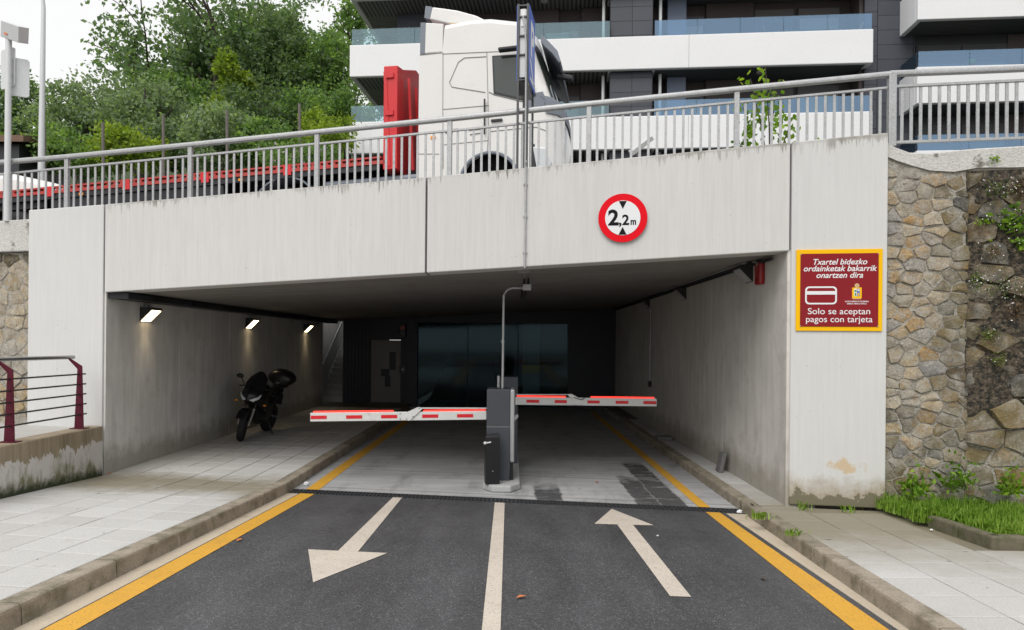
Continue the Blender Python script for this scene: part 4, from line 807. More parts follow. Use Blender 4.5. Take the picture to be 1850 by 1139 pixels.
# ================================================================== THINGS ON THE OVERPASS
ps = thing('parking_sign', 'tall blue parking sign on dark steel posts, seen nearly edge-on', 'sign', (.165, 8.62, 4.16), math.atan2(.51, .085))
for x, y in ((.0, .0), (.0, .12), (.50, .0), (.50, .12)): MB().box(x - .014, x + .014, y - .014, y + .014, 0, 2.14 if x < .1 else 2.12).build('post', 'sign_frame', ps, bevel=.003)
MB().box(0, .52, -.022, -.016, 1.17, 2.13).build('blue_panel', 'sign_blue', ps); MB().box(0, .52, .136, .142, 1.17, 2.13).build('blue_panel', 'sign_blue', ps)
MB().box(.012, .018, .016, .104, 1.22, 2.08).build('end_plate', 'sign_back', ps); MB().box(.004, .012, .03, .09, 1.86, 2.08).build('cream_box', 'white_wall', ps)
for z in (1.18, 1.50, 1.74, 1.98, 2.12, .78): MB().box(-.012, .012, .014, .106, z - .008, z + .008).build('crossbar', 'sign_frame', ps)
MB().prism([(0, 0, 1.16), (.5, 0, 1.16), (.5, 0, 1.10), (.1, 0, 1.02)], (0, .12, 0)).build('gusset', 'sign_frame', ps)
text_mesh('letter', 'P', .62, 'sign_white', ps, (.27, -.0225, 1.56), bold=.02)
MB().prism([(.06, -.0225, 1.46), (.12, -.0225, 1.50), (.44, -.0225, 1.26), (.38, -.0225, 1.22)], (0, -.002, 0)).build('arrow', 'sign_white', ps); MB().box(.08, .44, -.0245, -.0225, 1.22, 1.26).build('arrow_bar', 'sign_white', ps)
MB().tube([(-.03, .012, .0), (-.03, .016, 1.6), (-.025, .03, 1.8), (-.022, .06, 1.98)], .011, 8).build('cable', 'galvanised', ps, smooth=40)

pp = ypl(13, 390, fy(-7.1, .085))
rp_ = thing('speed_sign', 'white pole at the left edge carrying grey sign backs and a tilted box', 'sign', (pp.x, pp.y, 3.70))
MB().tube([(0, 0, 0), (0, 0, 2.62)], .040, 14).build('pole', 'pole_grey', rp_, smooth=40)
def plate(x0, x1, z0, z1, rot): o = rrect(x0, x1, z0, z1, .04); R3 = Matrix.Rotation(rot, 3, 'Z'); b = MB(); b.prism([R3 @ Vector((x, .06, z)) for x, z in o], R3 @ Vector((0, .02, 0))); return b.build('plate', 'pole_grey', rp_)
plate(-.30, .02, 1.95, 2.52, rad(-25)); plate(.0, .24, 1.83, 2.38, rad(28))
bx = MB().obox((.10, -.02, 2.70), (.32, .16, .22), Matrix.Rotation(rad(17), 3, 'Y') @ Matrix.Rotation(rad(20), 3, 'X') @ Matrix.Rotation(rad(-10), 3, 'Z')).build('box', 'pole_grey', rp_, bevel=.006); MB().obox((.01, -.075, 2.655), (.05, .006, .028), Matrix.Rotation(rad(17), 3, 'Y') @ Matrix.Rotation(rad(20), 3, 'X') @ Matrix.Rotation(rad(-10), 3, 'Z')).build('label', 'orange_label', bx)
for z in (1.93, 2.10, 2.32): MB().torus((0, 0, z), .044, .006, 'Y', 14, 6).build('clamp', 'galvanised', rp_).rotation_euler = (0, 0, 0)
sl_ = thing('street_lamp', 'tall slim grey street lamp post behind the railing at far left', 'street lamp', (-12.45, 18.0, 3.15))
MB().tube([(0, 0, 0), (0, 0, 4), (.02, 0, 7.6), (0, 0, 7.82), (-.12, 0, 7.96), (-.5, 0, 8.05), (-1.3, 0, 8.08)], [.10, .075, .05, .045, .04, .035, .035], 12).build('post', 'pole_grey', sl_, smooth=40)
MB().box(-1.9, -1.25, -.15, .15, 8.04, 8.13).build('lamp_head', 'pole_grey', sl_, bevel=.03)
fl = thing('floodlight', 'small tilted grey floodlight behind the railing bars above the fascia', 'floodlight', (1.72, 9.35, 4.05))
MB().tube([(0, 0, 0), (0, 0, .60)], .020, 10).build('post', 'pole_grey', fl); MB().obox((.02, -.02, .68), (.36, .10, .065), Matrix.Rotation(rad(-38), 3, 'Y') @ Matrix.Rotation(rad(25), 3, 'X')).build('head', 'pole_grey', fl, bevel=.006)
MB().obox((-.02, 0, .60), (.05, .05, .10)).build('bracket', 'galvanised_dark', fl)

# ---- articulated truck
tr = thing('articulated_truck', 'white truck cab with red flatbed trailer parked on the overpass', 'truck', (0, 10.65, zr(0)), 0)
tr.rotation_euler = (0, -math.atan(.0533), FROT)
T = lambda t, h: (t + .053 * h, h)
def onside(pts, y): return [(T(t, h)[0], y, T(t, h)[1]) for t, h in pts]
arch = [(-.38 + .47 * math.cos(rad(a)), .70 + .47 * math.sin(rad(a))) for a in (0, 25, 50, 75, 90, 105, 130, 155, 180)]
prof = [(-1.54, .55), (-1.545, 1.8), (-1.54, 2.83), (-1.16, 2.83), (-1.13, 3.25), (-.73, 3.28), (-.41, 3.265), (.02, 3.17), (.30, 3.06), (.42, 2.95), (.52, 2.64), (.75, 1.99), (.82, 1.92), (.86, 1.55), (.90, 1.12), (.93, .62), (.60, .5), (.10, .5)] + arch
wq = lambda p: min(1, max(0, (p[0] - .05) / .35)); dxs = lambda y: float(np.interp(y, [0, .06, .16, .36, .8, 1.22], [-.36, -.27, -.18, -.11, -.075, -.07])); dzs = lambda y: float(np.interp(y, [0, .05, .14, .35, 1.22], [-.16, -.08, -.03, -.005, 0]))
def cabpt(p, y):
    ys = min(y, 2.44 - y); t, h = p; t2 = t + dxs(ys) * wq(p) * (1 if h > .6 else .6); h2 = h + (dzs(ys) + .10 if h > 2.9 else 0); q = T(t2, h2); return (q[0], y, q[1])
yy = [0, .06, .16, .36, .8, 1.22, 1.64, 2.08, 2.28, 2.38, 2.44]
b = MB(); b.loft([[cabpt(p, y) for p in prof] for y in yy]); cab = b.build('cab', 'truck_white', tr, smooth=32)
def patch(name, ps_, ys, m, par, off=.008, th=0):
    b = MB(); vs = []
    for y in ys:
        for p in ps_: q = cabpt(p, y); vs.append((q[0] + off, q[1] + (-off if y < .2 else 0), q[2]))
    n = len(ps_); b.add(vs, [(j * n + i, j * n + i + 1, (j + 1) * n + i + 1, (j + 1) * n + i) for j in range(len(ys) - 1) for i in range(n - 1)]); return b.build(name, m, par, smooth=40)
patch('windscreen', [(.44, 2.90), (.52, 2.64), (.75, 1.99)], [.15, .20, .36, .8, 1.22, 1.64, 2.08, 2.20, 2.29], 'truck_window', cab, .012)
patch('lower_panel', [(.755, 1.985), (.83, 1.91), (.85, 1.70)], [.0, .06, .16, .36, .8, 1.22, 1.64, 2.08, 2.28, 2.44], 'truck_grey', cab, .014)
MB().prism(onside([(.40, 2.98), (.52, 2.86), (.66, 2.70), (.72, 2.52), (.69, 2.50), (.58, 2.66), (.46, 2.78), (.40, 2.86)], .10), (0, 2.2, 0)).build('sun_visor', 'truck_grey', cab, bevel=.01)
MB().prism(onside([(-.355, 2.68), (.03, 2.66), (.10, 2.60), (.20, 1.91), (-.325, 2.08)], -.004), (0, -.004, 0)).build('window_seal', 'truck_black', cab)
MB().prism(onside([(-.33, 2.655), (.02, 2.635), (.08, 2.585), (.17, 1.945), (-.30, 2.105)], -.0085), (0, -.003, 0)).build('side_window', 'truck_window', cab)
MB().prism(onside([(.17, 2.60), (.21, 2.60), (.34, 2.00), (.27, 1.96)], -.03), (0, .02, 0)).build('pillar_trim', 'truck_black', cab)
MB().prism(onside([(.11, 2.60), (.165, 2.60), (.265, 1.98), (.22, 1.97)], -.05), (0, .045, 0)).build('air_vane', 'truck_white', cab, bevel=.01)
MB().prism(onside([(.20, 2.02), (.45, 2.04), (.50, 1.92), (.46, 1.78), (.14, 1.80)], -.008), (0, .03, 0)).build('mirror_base', 'truck_grey', cab)
def seam(pts, w=.010): 
    b = MB(); P = [Vector((T(*p)[0], -.0035, T(*p)[1])) for p in pts]
    b.tube(P, w * .5, 5); b.build('seam', 'seam', cab)
seam([(-1.16, 2.80), (0.0, 2.72)]); seam([(-1.53, 2.825), (-1.16, 2.82)]); seam([(-1.15, 2.82), (-1.145, 1.9), (-1.13, .98)]); seam([(-.44, 2.75), (-.40, 1.53), (-.42, 1.2)]); seam([(-1.14, 1.92), (-.40, 1.91)]); seam([(-1.12, 1.36), (-.40, 1.36)]); seam([(-1.54, 1.25), (-1.2, 1.22)])
seam([(-.45, 2.68), (-.80, 2.70), (-.90, 2.64), (-1.04, 2.34), (-1.0, 2.26), (-.46, 2.12)], .014); seam([(-.40, 2.12), (-.32, 2.07), (.30, 1.86), (.42, 1.74)], .016); seam([(-.38, 1.50), (.35, 1.50), (.52, 1.42)], .012); seam([(-1.1, 1.55), (-.98, 1.55)], .03); seam([(-.72, 1.55), (-.52, 1.55), (-.52, 1.49), (-.7, 1.48)], .02)
MB().torus((0, 0, 0), .47, .028, 'Y', 28, 6).build('arch_trim', 'truck_grey', cab).location = (T(-.38, .7)[0], -.005, .70)
MB().tube([(0, .06, 0), (0, .9, 0)], .465, 24).build('arch_liner', 'liner', cab).location = (T(-.38, .7)[0], .0, .70)
MB().prism(onside([(.30, 1.20), (.50, 1.16), (.60, .92), (.56, .84), (.36, .88)], -.012), (0, .05, 0)).build('headlight', 'lens', cab, bevel=.01); MB().prism(onside([(.28, 1.24), (.33, 1.24), (.36, .84), (.32, .82)], -.006), (0, .02, 0)).build('headlight_trim', 'truck_black', cab)
MB().prism(onside([(.02, .83), (.2, .83), (.2, .78), (.02, .78)], -.01), (0, .02, 0)).build('side_reflector', 'reflect_red', cab)
MB().box(T(-.36, 1.66)[0], T(-.18, 1.66)[0], -.03, -.004, 1.64, 1.68).build('door_handle', 'truck_black', cab, bevel=.006); MB().box(T(-1.02, 1.0)[0], T(-.86, 1.0)[0], -.006, -.002, 1.56, 1.60).build('badge', 'galvanised', cab)
MB().tube([(T(-.46, 2.0)[0], -.05, 2.0), (T(-.46, 1.5)[0], -.05, 1.45)], .014, 6).build('grab_handle', 'truck_black', cab); MB().box(T(-1.3, 1.5)[0] - .04, T(-1.3, 1.5)[0] + .04, -.012, -.002, 1.47, 1.51).build('marker_lamp', 'amber', cab)
for zz in (.62, .82): MB().box(T(-1.50, zz)[0], T(-.95, zz)[0], -.02, .10, zz, zz + .03).build('step', 'truck_black', cab)
MB().tube([(T(-1.6, 2.2)[0], .7, 2.3), (T(-1.75, 1.8)[0], .8, 1.75), (T(-1.85, 1.4)[0], .9, 1.5)], .02, 6).build('air_hose', 'truck_red', cab)
# mirrors on the near side
mi = MB().obox((T(-.02, 2.70)[0], -.12, 2.705), (.42, .12, .05)).build('mirror_arm', 'truck_black', cab, bevel=.015)
MB().obox((T(.75, 2.42)[0], .55, 2.44), (.26, .10, .08), Matrix.Rotation(rad(15), 3, 'Y')).build('front_mirror', 'truck_black', cab, bevel=.02)
MB().tube([(T(.55, 2.75)[0], .5, 2.78), (T(.68, 2.6)[0], .52, 2.62), (T(.72, 2.42)[0], .55, 2.45)], .022, 8).build('mirror_stay', 'truck_black', cab)
for y in (0, 2.40):
    MB().prism(onside([(-1.44, 3.33), (-1.15, 3.28), (-1.155, 2.835), (-1.45, 2.845)], y), (0, .04, 0)).build('side_fairing', 'truck_white', cab, bevel=.01); MB().prism(onside([(-1.525, 3.345), (-1.44, 3.335), (-1.45, 2.845), (-1.53, 2.845)], y + .004), (0, .032, 0)).build('fairing_edge', 'truck_grey', cab)
dfp = [(-1.385, 3.665), (-1.2, 3.62), (-.97, 3.56), (-.66, 3.44), (-.50, 3.345), (-.41, 3.275), (-.62, 3.30), (-1.0, 3.33), (-1.14, 3.37), (-1.43, 3.47)]
MB().prism(onside(dfp, .18), (0, 2.08, 0)).build('roof_deflector', 'truck_white', cab, bevel=.02); MB().prism(onside([(-1.50, 3.70), (-1.385, 3.668), (-1.43, 3.47), (-1.52, 3.51)], .19), (0, 2.06, 0)).build('deflector_edge', 'truck_grey', cab)
MB().prism(onside([(-1.06, 3.30), (-1.10, 3.37), (-.95, 3.35), (-.5, 3.30), (-.6, 3.28)], .172), (0, .05, 0)).build('deflector_stay', 'tan', cab)
def wheel(t, h, y, R, m=tr):
    w = bpy.data.objects.new('wheel', None); C.objects.link(w); w.parent = m; w.location = (T(t, h)[0], y, h)
    MB().torus((0, 0, 0), R - .13, .13, 'Y', 32, 10, 1.0).build('tyre', 'rubber', w, smooth=60); MB().tube([(0, -.07, 0), (0, .07, 0)], R - .20, 20).build('rim', 'galvanised_dark', w); MB().tube([(0, -.11, 0), (0, -.06, 0)], .10, 12).build('hub', 'galvanised_dark', w)
for y in (.20, 2.24): wheel(-.38, .50, y, .49)
for t in (-3.84, -9.0, -10.3, -11.6):
    for y in (.20, 2.24): wheel(t, .48, y, .47)
for t in (-3.84,):
    ring = [[(T(t + r_ * math.cos(rad(a)), .5 + r_ * math.sin(rad(a)))[0], y, .50 + r_ * math.sin(rad(a))) for r_, y in ((.575, .03), (.60, .03), (.60, .48), (.575, .48))] for a in range(10, 171, 16)]
    MB().loft(ring).build('fender', 'truck_grey', tr, smooth=40)
hbp = []; ys_ = [0, .30, 1.0, 1.45, 2.15, 2.45]; hs_ = [2.70, 2.75, 3.02, 3.02, 2.75, 2.70]
b = MB(); b.loft([[(T(-2.13, 1.05)[0], y, 1.05), (T(-2.13, h_)[0], y, h_ + .012), (T(-1.90, h_)[0], y, h_), (T(-1.90, 1.05)[0], y, 1.05)] for y, h_ in zip(ys_, hs_)]); hbd = b.build('headboard', 'truck_red', tr, bevel=.008)
for y in (.35, .75, 1.15, 1.55, 1.95): MB().box(T(-1.90, 1.9)[0] + .09, T(-1.90, 1.9)[0] + .13, y, y + .09, 1.1, 2.62).build('rib', 'truck_red', hbd)
for z in (1.95, 2.55): MB().box(T(-2.09, z)[0], T(-1.96, z)[0], -.03, -.002, z - .04, z + .04).build('cleat', 'truck_red', hbd)
MB().box(T(-2.10, 2)[0], T(-2.05, 2)[0], -.012, -.001, 1.1, 2.62).build('edge_strip', 'truck_red', hbd)
rail_ = MB().box(-13.5, -1.95, .0, .10, 1.15, 1.205).build('side_rail', 'rail_red', tr); MB().box(-13.5, -2.10, .0, .09, 1.245, 1.272).build('side_rail', 'rail_red', tr)
pm_ = MB().box(-.018, .018, .005, .085, 1.205, 1.245).mesh('spacer'); x = -13.4
while x < -2.1: link('spacer', pm_, 'rail_red', tr, loc=(x, 0, 0)); x += .125
pm2 = MB().box(-.07, .07, -.004, .0, 1.10, 1.274).mesh('plate'); x = -12.6
while x < -2.3: link('plate', pm2, 'truck_red', tr, loc=(x, 0, 0)); x += 1.48
MB().box(-13.5, -2.15, .10, 2.45, 1.16, 1.22).build('deck', 'truck_black', tr); MB().box(-13.5, -2.15, .02, .08, 1.06, 1.149).build('lower_rail', 'truck_black', tr)
for y in (.55, 1.75): MB().box(-13.4, -1.6, y, y + .16, .72, 1.155).build('chassis_beam', 'truck_black', tr)
MB().box(-8.2, -4.9, .05, .10, .45, 1.05).build('side_guard', 'truck_black', tr); MB().box(-13.2, -8.4, .12, .16, .95, 1.06).build('side_guard', 'truck_black', tr)
MB().box(-3.15, -1.5, .10, .60, .45, .98).build('fuel_tank', 'truck_grey', tr, bevel=.06); MB().box(-4.9, -1.2, .6, 1.8, .5, .95).build('tractor_frame', 'truck_black', tr)
for t in (-7.55, -4.55, -10.6): MB().box(t - .04, t + .04, -.006, .012, 1.075, 1.115).build('marker_lamp', 'amber', tr)
cg = thing('cargo', 'white scuffed load sloping down onto the red trailer bed at far left', 'cargo', (0, 10.65, zr(0))); cg.rotation_euler = tr.rotation_euler
pf = lambda x: float(np.interp(x, [-13, -11, -9.2, -8.7, -8.45, -8.35], [1.95, 1.90, 1.66, 1.48, 1.36, 1.29]))
b = MB(); b.loft([[(x, .16, 1.275), (x, .18, 1.275 + (pf(x) - 1.275) * .7), (x, .30, pf(x)), (x, 1.25, pf(x) + .05), (x, 2.2, pf(x)), (x, 2.3, 1.275)] for x in (-13, -12, -11, -10, -9.2, -8.9, -8.7, -8.55, -8.45, -8.35)]); b.build('load', 'cargo_white', cg, smooth=35)

# ================================================================== APARTMENT BUILDING
TB = math.atan(.09)
bd = thing('apartment_building', 'modern apartment block with white balconies, glass balustrades and dark cladding', 'building', (0, 25, 3.6), -TB)
def bb(name, x0, x1, d0, d1, z0, z1, m, par=bd, bev=0): return MB().box(x0, x1, d0, d1, z0 - 3.6, z1 - 3.6).build(name, m, par, bevel=bev)
bb('core_wall', -4.7, 22, 1.45, 12, 3.4, 18.5, 'bld_brown')
LV = [3.30, 6.19, 9.07, 11.95, 14.83]
def panes(x0, x1, d, z0, z1, par, n, m): 
    w = (x1 - x0) / n
    for i in range(n): bb('glass_pane', x0 + i * w + .006, x0 + (i + 1) * w - .006, d, d + .018, z0, z1, m, par)
for zb in LV:
    top = zb + 1.19
    par = bb('balcony', -6.20, 12.60, 0, .18, zb, top, 'white_wall', bev=.03)
    bb('end_parapet', -6.20, -6.02, .18, 4.6, zb, top, 'white_wall', par, .02); bb('end_parapet', 12.42, 12.60, .18, .62, zb, top, 'white_wall', par, .02)
    bb('slab', -6.02, 3.40, .18, 1.44, zb + .02, zb + .3, 'soffit_a', par); bb('slab', 5.10, 12.42, .18, 1.44, zb + .02, zb + .3, 'soffit_c', par); bb('slab', -6.02, -4.7, 1.44, 4.6, zb + .02, zb + .3, 'soffit_b', par)
    bb('slab_end', 3.401, 3.50, .181, 1.2, zb + .01, zb + .32, 'white_wall', par); bb('slab_end', 5.0, 5.099, .181, 1.2, zb + .01, zb + .32, 'white_wall', par)
    bb('joint', 6.262, 6.274, -.003, .05, zb, top + .002, 'galvanised_dark', par)
    panes(-6.15, 3.46, .08, top, top + .62, par, 4, 'balustrade_pale'); panes(5.06, 12.58, .08, top, top + .58, par, 5, 'balustrade_glass')
    f0, f1 = zb + .3, zb + 2.88
    bb('wall_panel', -4.72, -3.50, 1.22, 1.45, f0, f1, 'bld_dark'); bb('wall_panel', .5, 1.58, 1.25, 1.45, f0, f1, 'bld_brown'); bb('wall_panel', 2.44, 3.40, 1.25, 1.45, f0, f1, 'bld_brown'); bb('wall_panel', 7.1, 8.82, 1.25, 1.45, f0, f1, 'bld_brown'); bb('wall_panel', -3.4, -2.0, 1.25, 1.45, f0, f1, 'bld_brown')
    bb('column', 5.62, 6.30, .85, 1.44, f0, f1, 'bld_blue'); bb('return_wall', 12.36, 12.5, .62, 1.45, f0, f1, 'bld_brown')
    for (x0, x1, z1, inner) in ((-2.0, .45, 2.2, 'window_pane'), (1.6, 2.42, 2.15, 'window_pane'), (6.32, 7.08, 2.2, 'curtain'), (8.85, 10.35, 2.35, 'shutter'), (10.45, 12.0, 2.35, 'curtain')):
        wf = bb('window', x0, x1, 1.40, 1.449, f0, f0 + z1, 'bld_frame'); bb('pane', x0 + .08, x1 - .08, 1.385, 1.40, f0 + .1, f0 + z1 - .38, inner if inner != 'shutter' else 'window_pane', wf); bb('shutter_box', x0 + .04, x1 - .04, 1.37, 1.40, f0 + z1 - .36, f0 + z1 - .02, 'shutter', wf)
        if inner == 'shutter':
            for k in range(9): bb('shutter_slat', x0 + .1, x1 - .1, 1.375, 1.388, f0 + 1.1 + .09 * k, f0 + 1.18 + .09 * k, 'shutter', wf)
    for x in (3.25, 5.32): MB().tube([(x, .55, f0 - 3.6), (x, .55, f1 - 3.6)], .06, 8).build('downpipe', 'pole_grey', bd, smooth=40)
    bb('balcony_lamp', -.02, .02, .7, .74, zb - .06, zb + .018, 'lamp_off') if False else MB().tube([(8.9, .6, zb - 3.64), (8.9, .6, zb - 3.581)], .13, 14).build('ceiling_lamp', 'lamp_off', bd); MB().tube([(1.05, .6, zb - 3.64), (1.05, .6, zb - 3.581)], .13, 14).build('ceiling_lamp', 'lamp_off', bd)
pz = 5.5
while pz < 17:
    for x0, x1 in ((3.50, 4.28), (4.29, 5.0)): bb('cladding_panel', x0, x1 - .012, .27, .30, pz + .006, pz + .514, 'bld_dark')
    for x0, x1, o_ in ((12.5, 12.94, .28), (12.95, 14.16, 0), (14.17, 14.22, 0)): bb('cladding_panel', x0, x1 - .012, .50, .53, pz + .006 + o_ * .5, pz + .514 + (o_ * .5), 'bld_dark')
    pz += .52
bb('core_tower', 3.48, 5.02, .302, 1.44, 3.4, 18, 'bld_frame'); bb('side_tower', 12.49, 22, .532, 1.44, 3.4, 18, 'bld_frame')
for zb in (4.58, 7.40, 10.22, 13.04):
    top = zb + 1.23; par = bb('balcony', 13.69, 22, -.8, -.62, zb, top, 'white_wall', bev=.02); bb('end_parapet', 13.69, 13.86, -.62, .498, zb, top, 'white_wall', par, .02); bb('slab', 13.86, 22, -.62, .498, zb + .015, zb + .28, 'soffit_c', par)
    panes(13.75, 22, -.72, top, top + .55, par, 5, 'balustrade_glass'); bb('glass_pane', 13.74, 13.755, -.60, .49, top, top + .55, 'balustrade_glass', par)
    f0 = zb + .28; wf = bb('window', 14.25, 17.3, .47, .531, f0, f0 + 2.2, 'bld_frame')
    for x0, x1 in ((14.30, 15.72), (15.78, 17.2)):
        bb('pane', x0, x1, .455, .469, f0 + .1, f0 + 1.55, 'window_pane', wf); bb('shutter_box', x0, x1, .44, .469, f0 + 1.55, f0 + 2.15, 'shutter', wf)
        for k in range(6): bb('shutter_slat', x0, x1, .43, .442, f0 + 1.58 + .095 * k, f0 + 1.66 + .095 * k, 'bld_frame', wf)
    bb('wall_panel', 17.32, 20, .49, .531, f0, f0 + 2.5, 'bld_brown')
# balcony furniture
BM = Matrix.Translation((0, 25, 0)) @ Matrix.Rotation(-TB, 4, 'Z')
def bpos(x, d, z): return BM @ Vector((x, d, z))
def table(lx, d, z, w, label):
    o = thing('balcony_table', label, 'table', bpos(lx, d, z), -TB); MB().box(-w / 2, w / 2, -.35, .35, .70, .74).build('tabletop', 'tan', o)
    for sx_ in (-1, 1):
        for sy_ in (-1, 1): MB().box(sx_ * (w / 2 - .06) - .025, sx_ * (w / 2 - .06) + .025, sy_ * .3 - .025, sy_ * .3 + .025, 0, .70).build('leg', 'tan', o)
def chair(lx, d, z, rz, label):
    o = thing('balcony_chair', label, 'chair', bpos(lx, d, z), rz - TB, 'balcony chairs'); MB().box(-.22, .22, -.22, .22, .42, .45).build('seat', 'tan', o)
    MB().hexa([(-.22, .20, .45), (.22, .20, .45), (.22, .23, .45), (-.22, .23, .45)], [(-.22, .40, 1.05), (.22, .40, 1.05), (.22, .43, 1.05), (-.22, .43, 1.05)]).build('backrest', 'tan', o)
    for sx_ in (-1, 1):
        for sy_ in (-1, 1): MB().box(sx_ * .2 - .015, sx_ * .2 + .015, sy_ * .2 - .015, sy_ * .2 + .015, 0, .42).build('leg', 'tan', o)
zA = 11.95 + .30 + .12
table(10.75, .60, zA + .18, 1.75, 'slatted table behind the glass on the upper right balcony'); chair(9.35, .6, zA + .15, rad(90), 'pale folding chair left of the balcony table'); chair(12.0, .6, zA + .15, rad(-90), 'pale chair right of the balcony table')
zB = 10.22 + .28
table(15.6, -.15, zB + .25, 1.5, 'table with a plant pot behind blue glass on the right balcony'); chair(14.6, -.15, zB + .2, rad(60), 'pale chair beside the plant pot table')
po = thing('plant_pot', 'small red flower pot on the right balcony table', 'pot', bpos(15.75, -.2, zB + .99), -TB); MB().tube([(0, 0, 0), (0, 0, .18)], [.09, .13], 12).build('pot', 'pot_red', po)
MB().tube([(0, 0, .18), (.05, 0, .32)], .02, 5).build('stem', 'young_leaf', po); MB().ball((0, 0, .30), (.16, .12, .12), 8, 6).build('foliage', 'young_leaf', po)
wb = thing('storage_box', 'white box behind the glass of the upper middle balcony', 'box', bpos(1.6, .4, zA), -TB); MB().box(-.42, .42, -.2, .2, 0, .98).build('box', 'white_wall', wb, bevel=.02); MB().box(-.45, .45, -.22, .22, .981, 1.05).build('lid', 'white_wall', wb)

# ================================================================== VEGETATION
def leaves(P, size, seed, nrm=None, droop=.0):
    """one pointed leaf (a quad folded along its midrib) at each point"""
    G = np.random.default_rng(seed); n = len(P); d = G.normal(size=(n, 3)); d[:, 2] -= droop
    if nrm is not None: d = d * .7 + nrm * .5
    d /= np.linalg.norm(d, axis=1)[:, None]; s = np.cross(d, G.normal(size=(n, 3))); s /= np.linalg.norm(s, axis=1)[:, None]; u = np.cross(d, s)
    L_ = (size * G.uniform(.65, 1.35, n))[:, None]; W = L_ * .30
    V = np.stack([P, P + d * L_ * .45 + s * W + u * W * .25, P + d * L_, P + d * L_ * .45 - s * W + u * W * .25], 1).reshape(-1, 3)
    return V, np.arange(4 * n).reshape(n, 4)
def blob_points(blobs, n, seed, nsub=46, tight=.16):
    G = np.random.default_rng(seed); out = []; nr = []; vol = np.array([b[1][0] * b[1][2] for b in blobs]); vol = vol / vol.sum()
    for (c, r), w in zip(blobs, vol):
        k = max(60, int(n * w)); c = np.array(c); r = np.array(r); m = max(14, int(nsub * (w * len(blobs)) ** .5))
        q = G.normal(size=(m, 3)); q /= np.linalg.norm(q, axis=1)[:, None]; q = q * (G.uniform(.35, 1.02, m) ** .6)[:, None]
        a = G.integers(0, m, k); p = q[a] + G.normal(size=(k, 3)) * tight * G.uniform(.5, 1.5, m)[a][:, None]
        out.append(c + p * r); nr.append(q[a] / (np.linalg.norm(q[a], axis=1)[:, None] + 1e-6))
    return np.concatenate(out), np.concatenate(nr)
def shrub(name, label, cat, base, blobs, n, size, m, seed, group=None, trunk=.10, flowers=0):
    o = thing(name, label, cat, base, 0, group); B = Vector(base); R = random.Random(seed)
    P, Nn = blob_points([((c[0] - B.x, c[1] - B.y, c[2] - B.z), r) for c, r in blobs], n, seed); V, Fq = leaves(P, size, seed + 1, Nn, .2); link('crown', npmesh('crown', V, Fq), m, o)
    b = MB()
    top = max(c[2] + r[2] * .3 for c, r in blobs) - B.z
    b.tube([(0, 0, 0), (R.uniform(-.1, .1), R.uniform(-.1, .1), top * .5), (R.uniform(-.2, .2), R.uniform(-.2, .2), top)], [trunk, trunk * .7, trunk * .25], 7)
    for c, r in blobs:
        e = Vector(c) - B; b.tube([(0, 0, e.z * .35), (e.x * .5, e.y * .5, e.z * .7), (e.x, e.y, e.z + r[2] * .3)], [trunk * .6, trunk * .4, trunk * .12], 5)
        for q in range(4): f_ = e + Vector((R.uniform(-.8, .8) * r[0], R.uniform(-.8, .8) * r[1], R.uniform(-.2, .85) * r[2])); b.tube([e - Vector((0, 0, r[2] * .3)), f_], [trunk * .3, trunk * .08], 4)
    b.build('trunk', 'bark', o)
    if flowers:
        P2 = P[np.random.default_rng(seed + 5).integers(0, len(P), flowers)]; V, Fq = leaves(P2, .13, seed + 9, np.tile([0, -1.0, .3], (flowers, 1))); tag(link('blossom', npmesh('blossom', V, Fq), 'petal', o), kind='stuff')
    return o
def px_blobs(spec, Y, deep=1.0, seed=0):
    R = random.Random(seed); out = []
    for u, v, w, h in spec: c = ypl(u, v, Y + R.uniform(-.6, .6)); out.append((tuple(c), (w * Y / FPX / 2, w * Y / FPX / 2 * deep, h * Y / FPX / 2)))
    return out
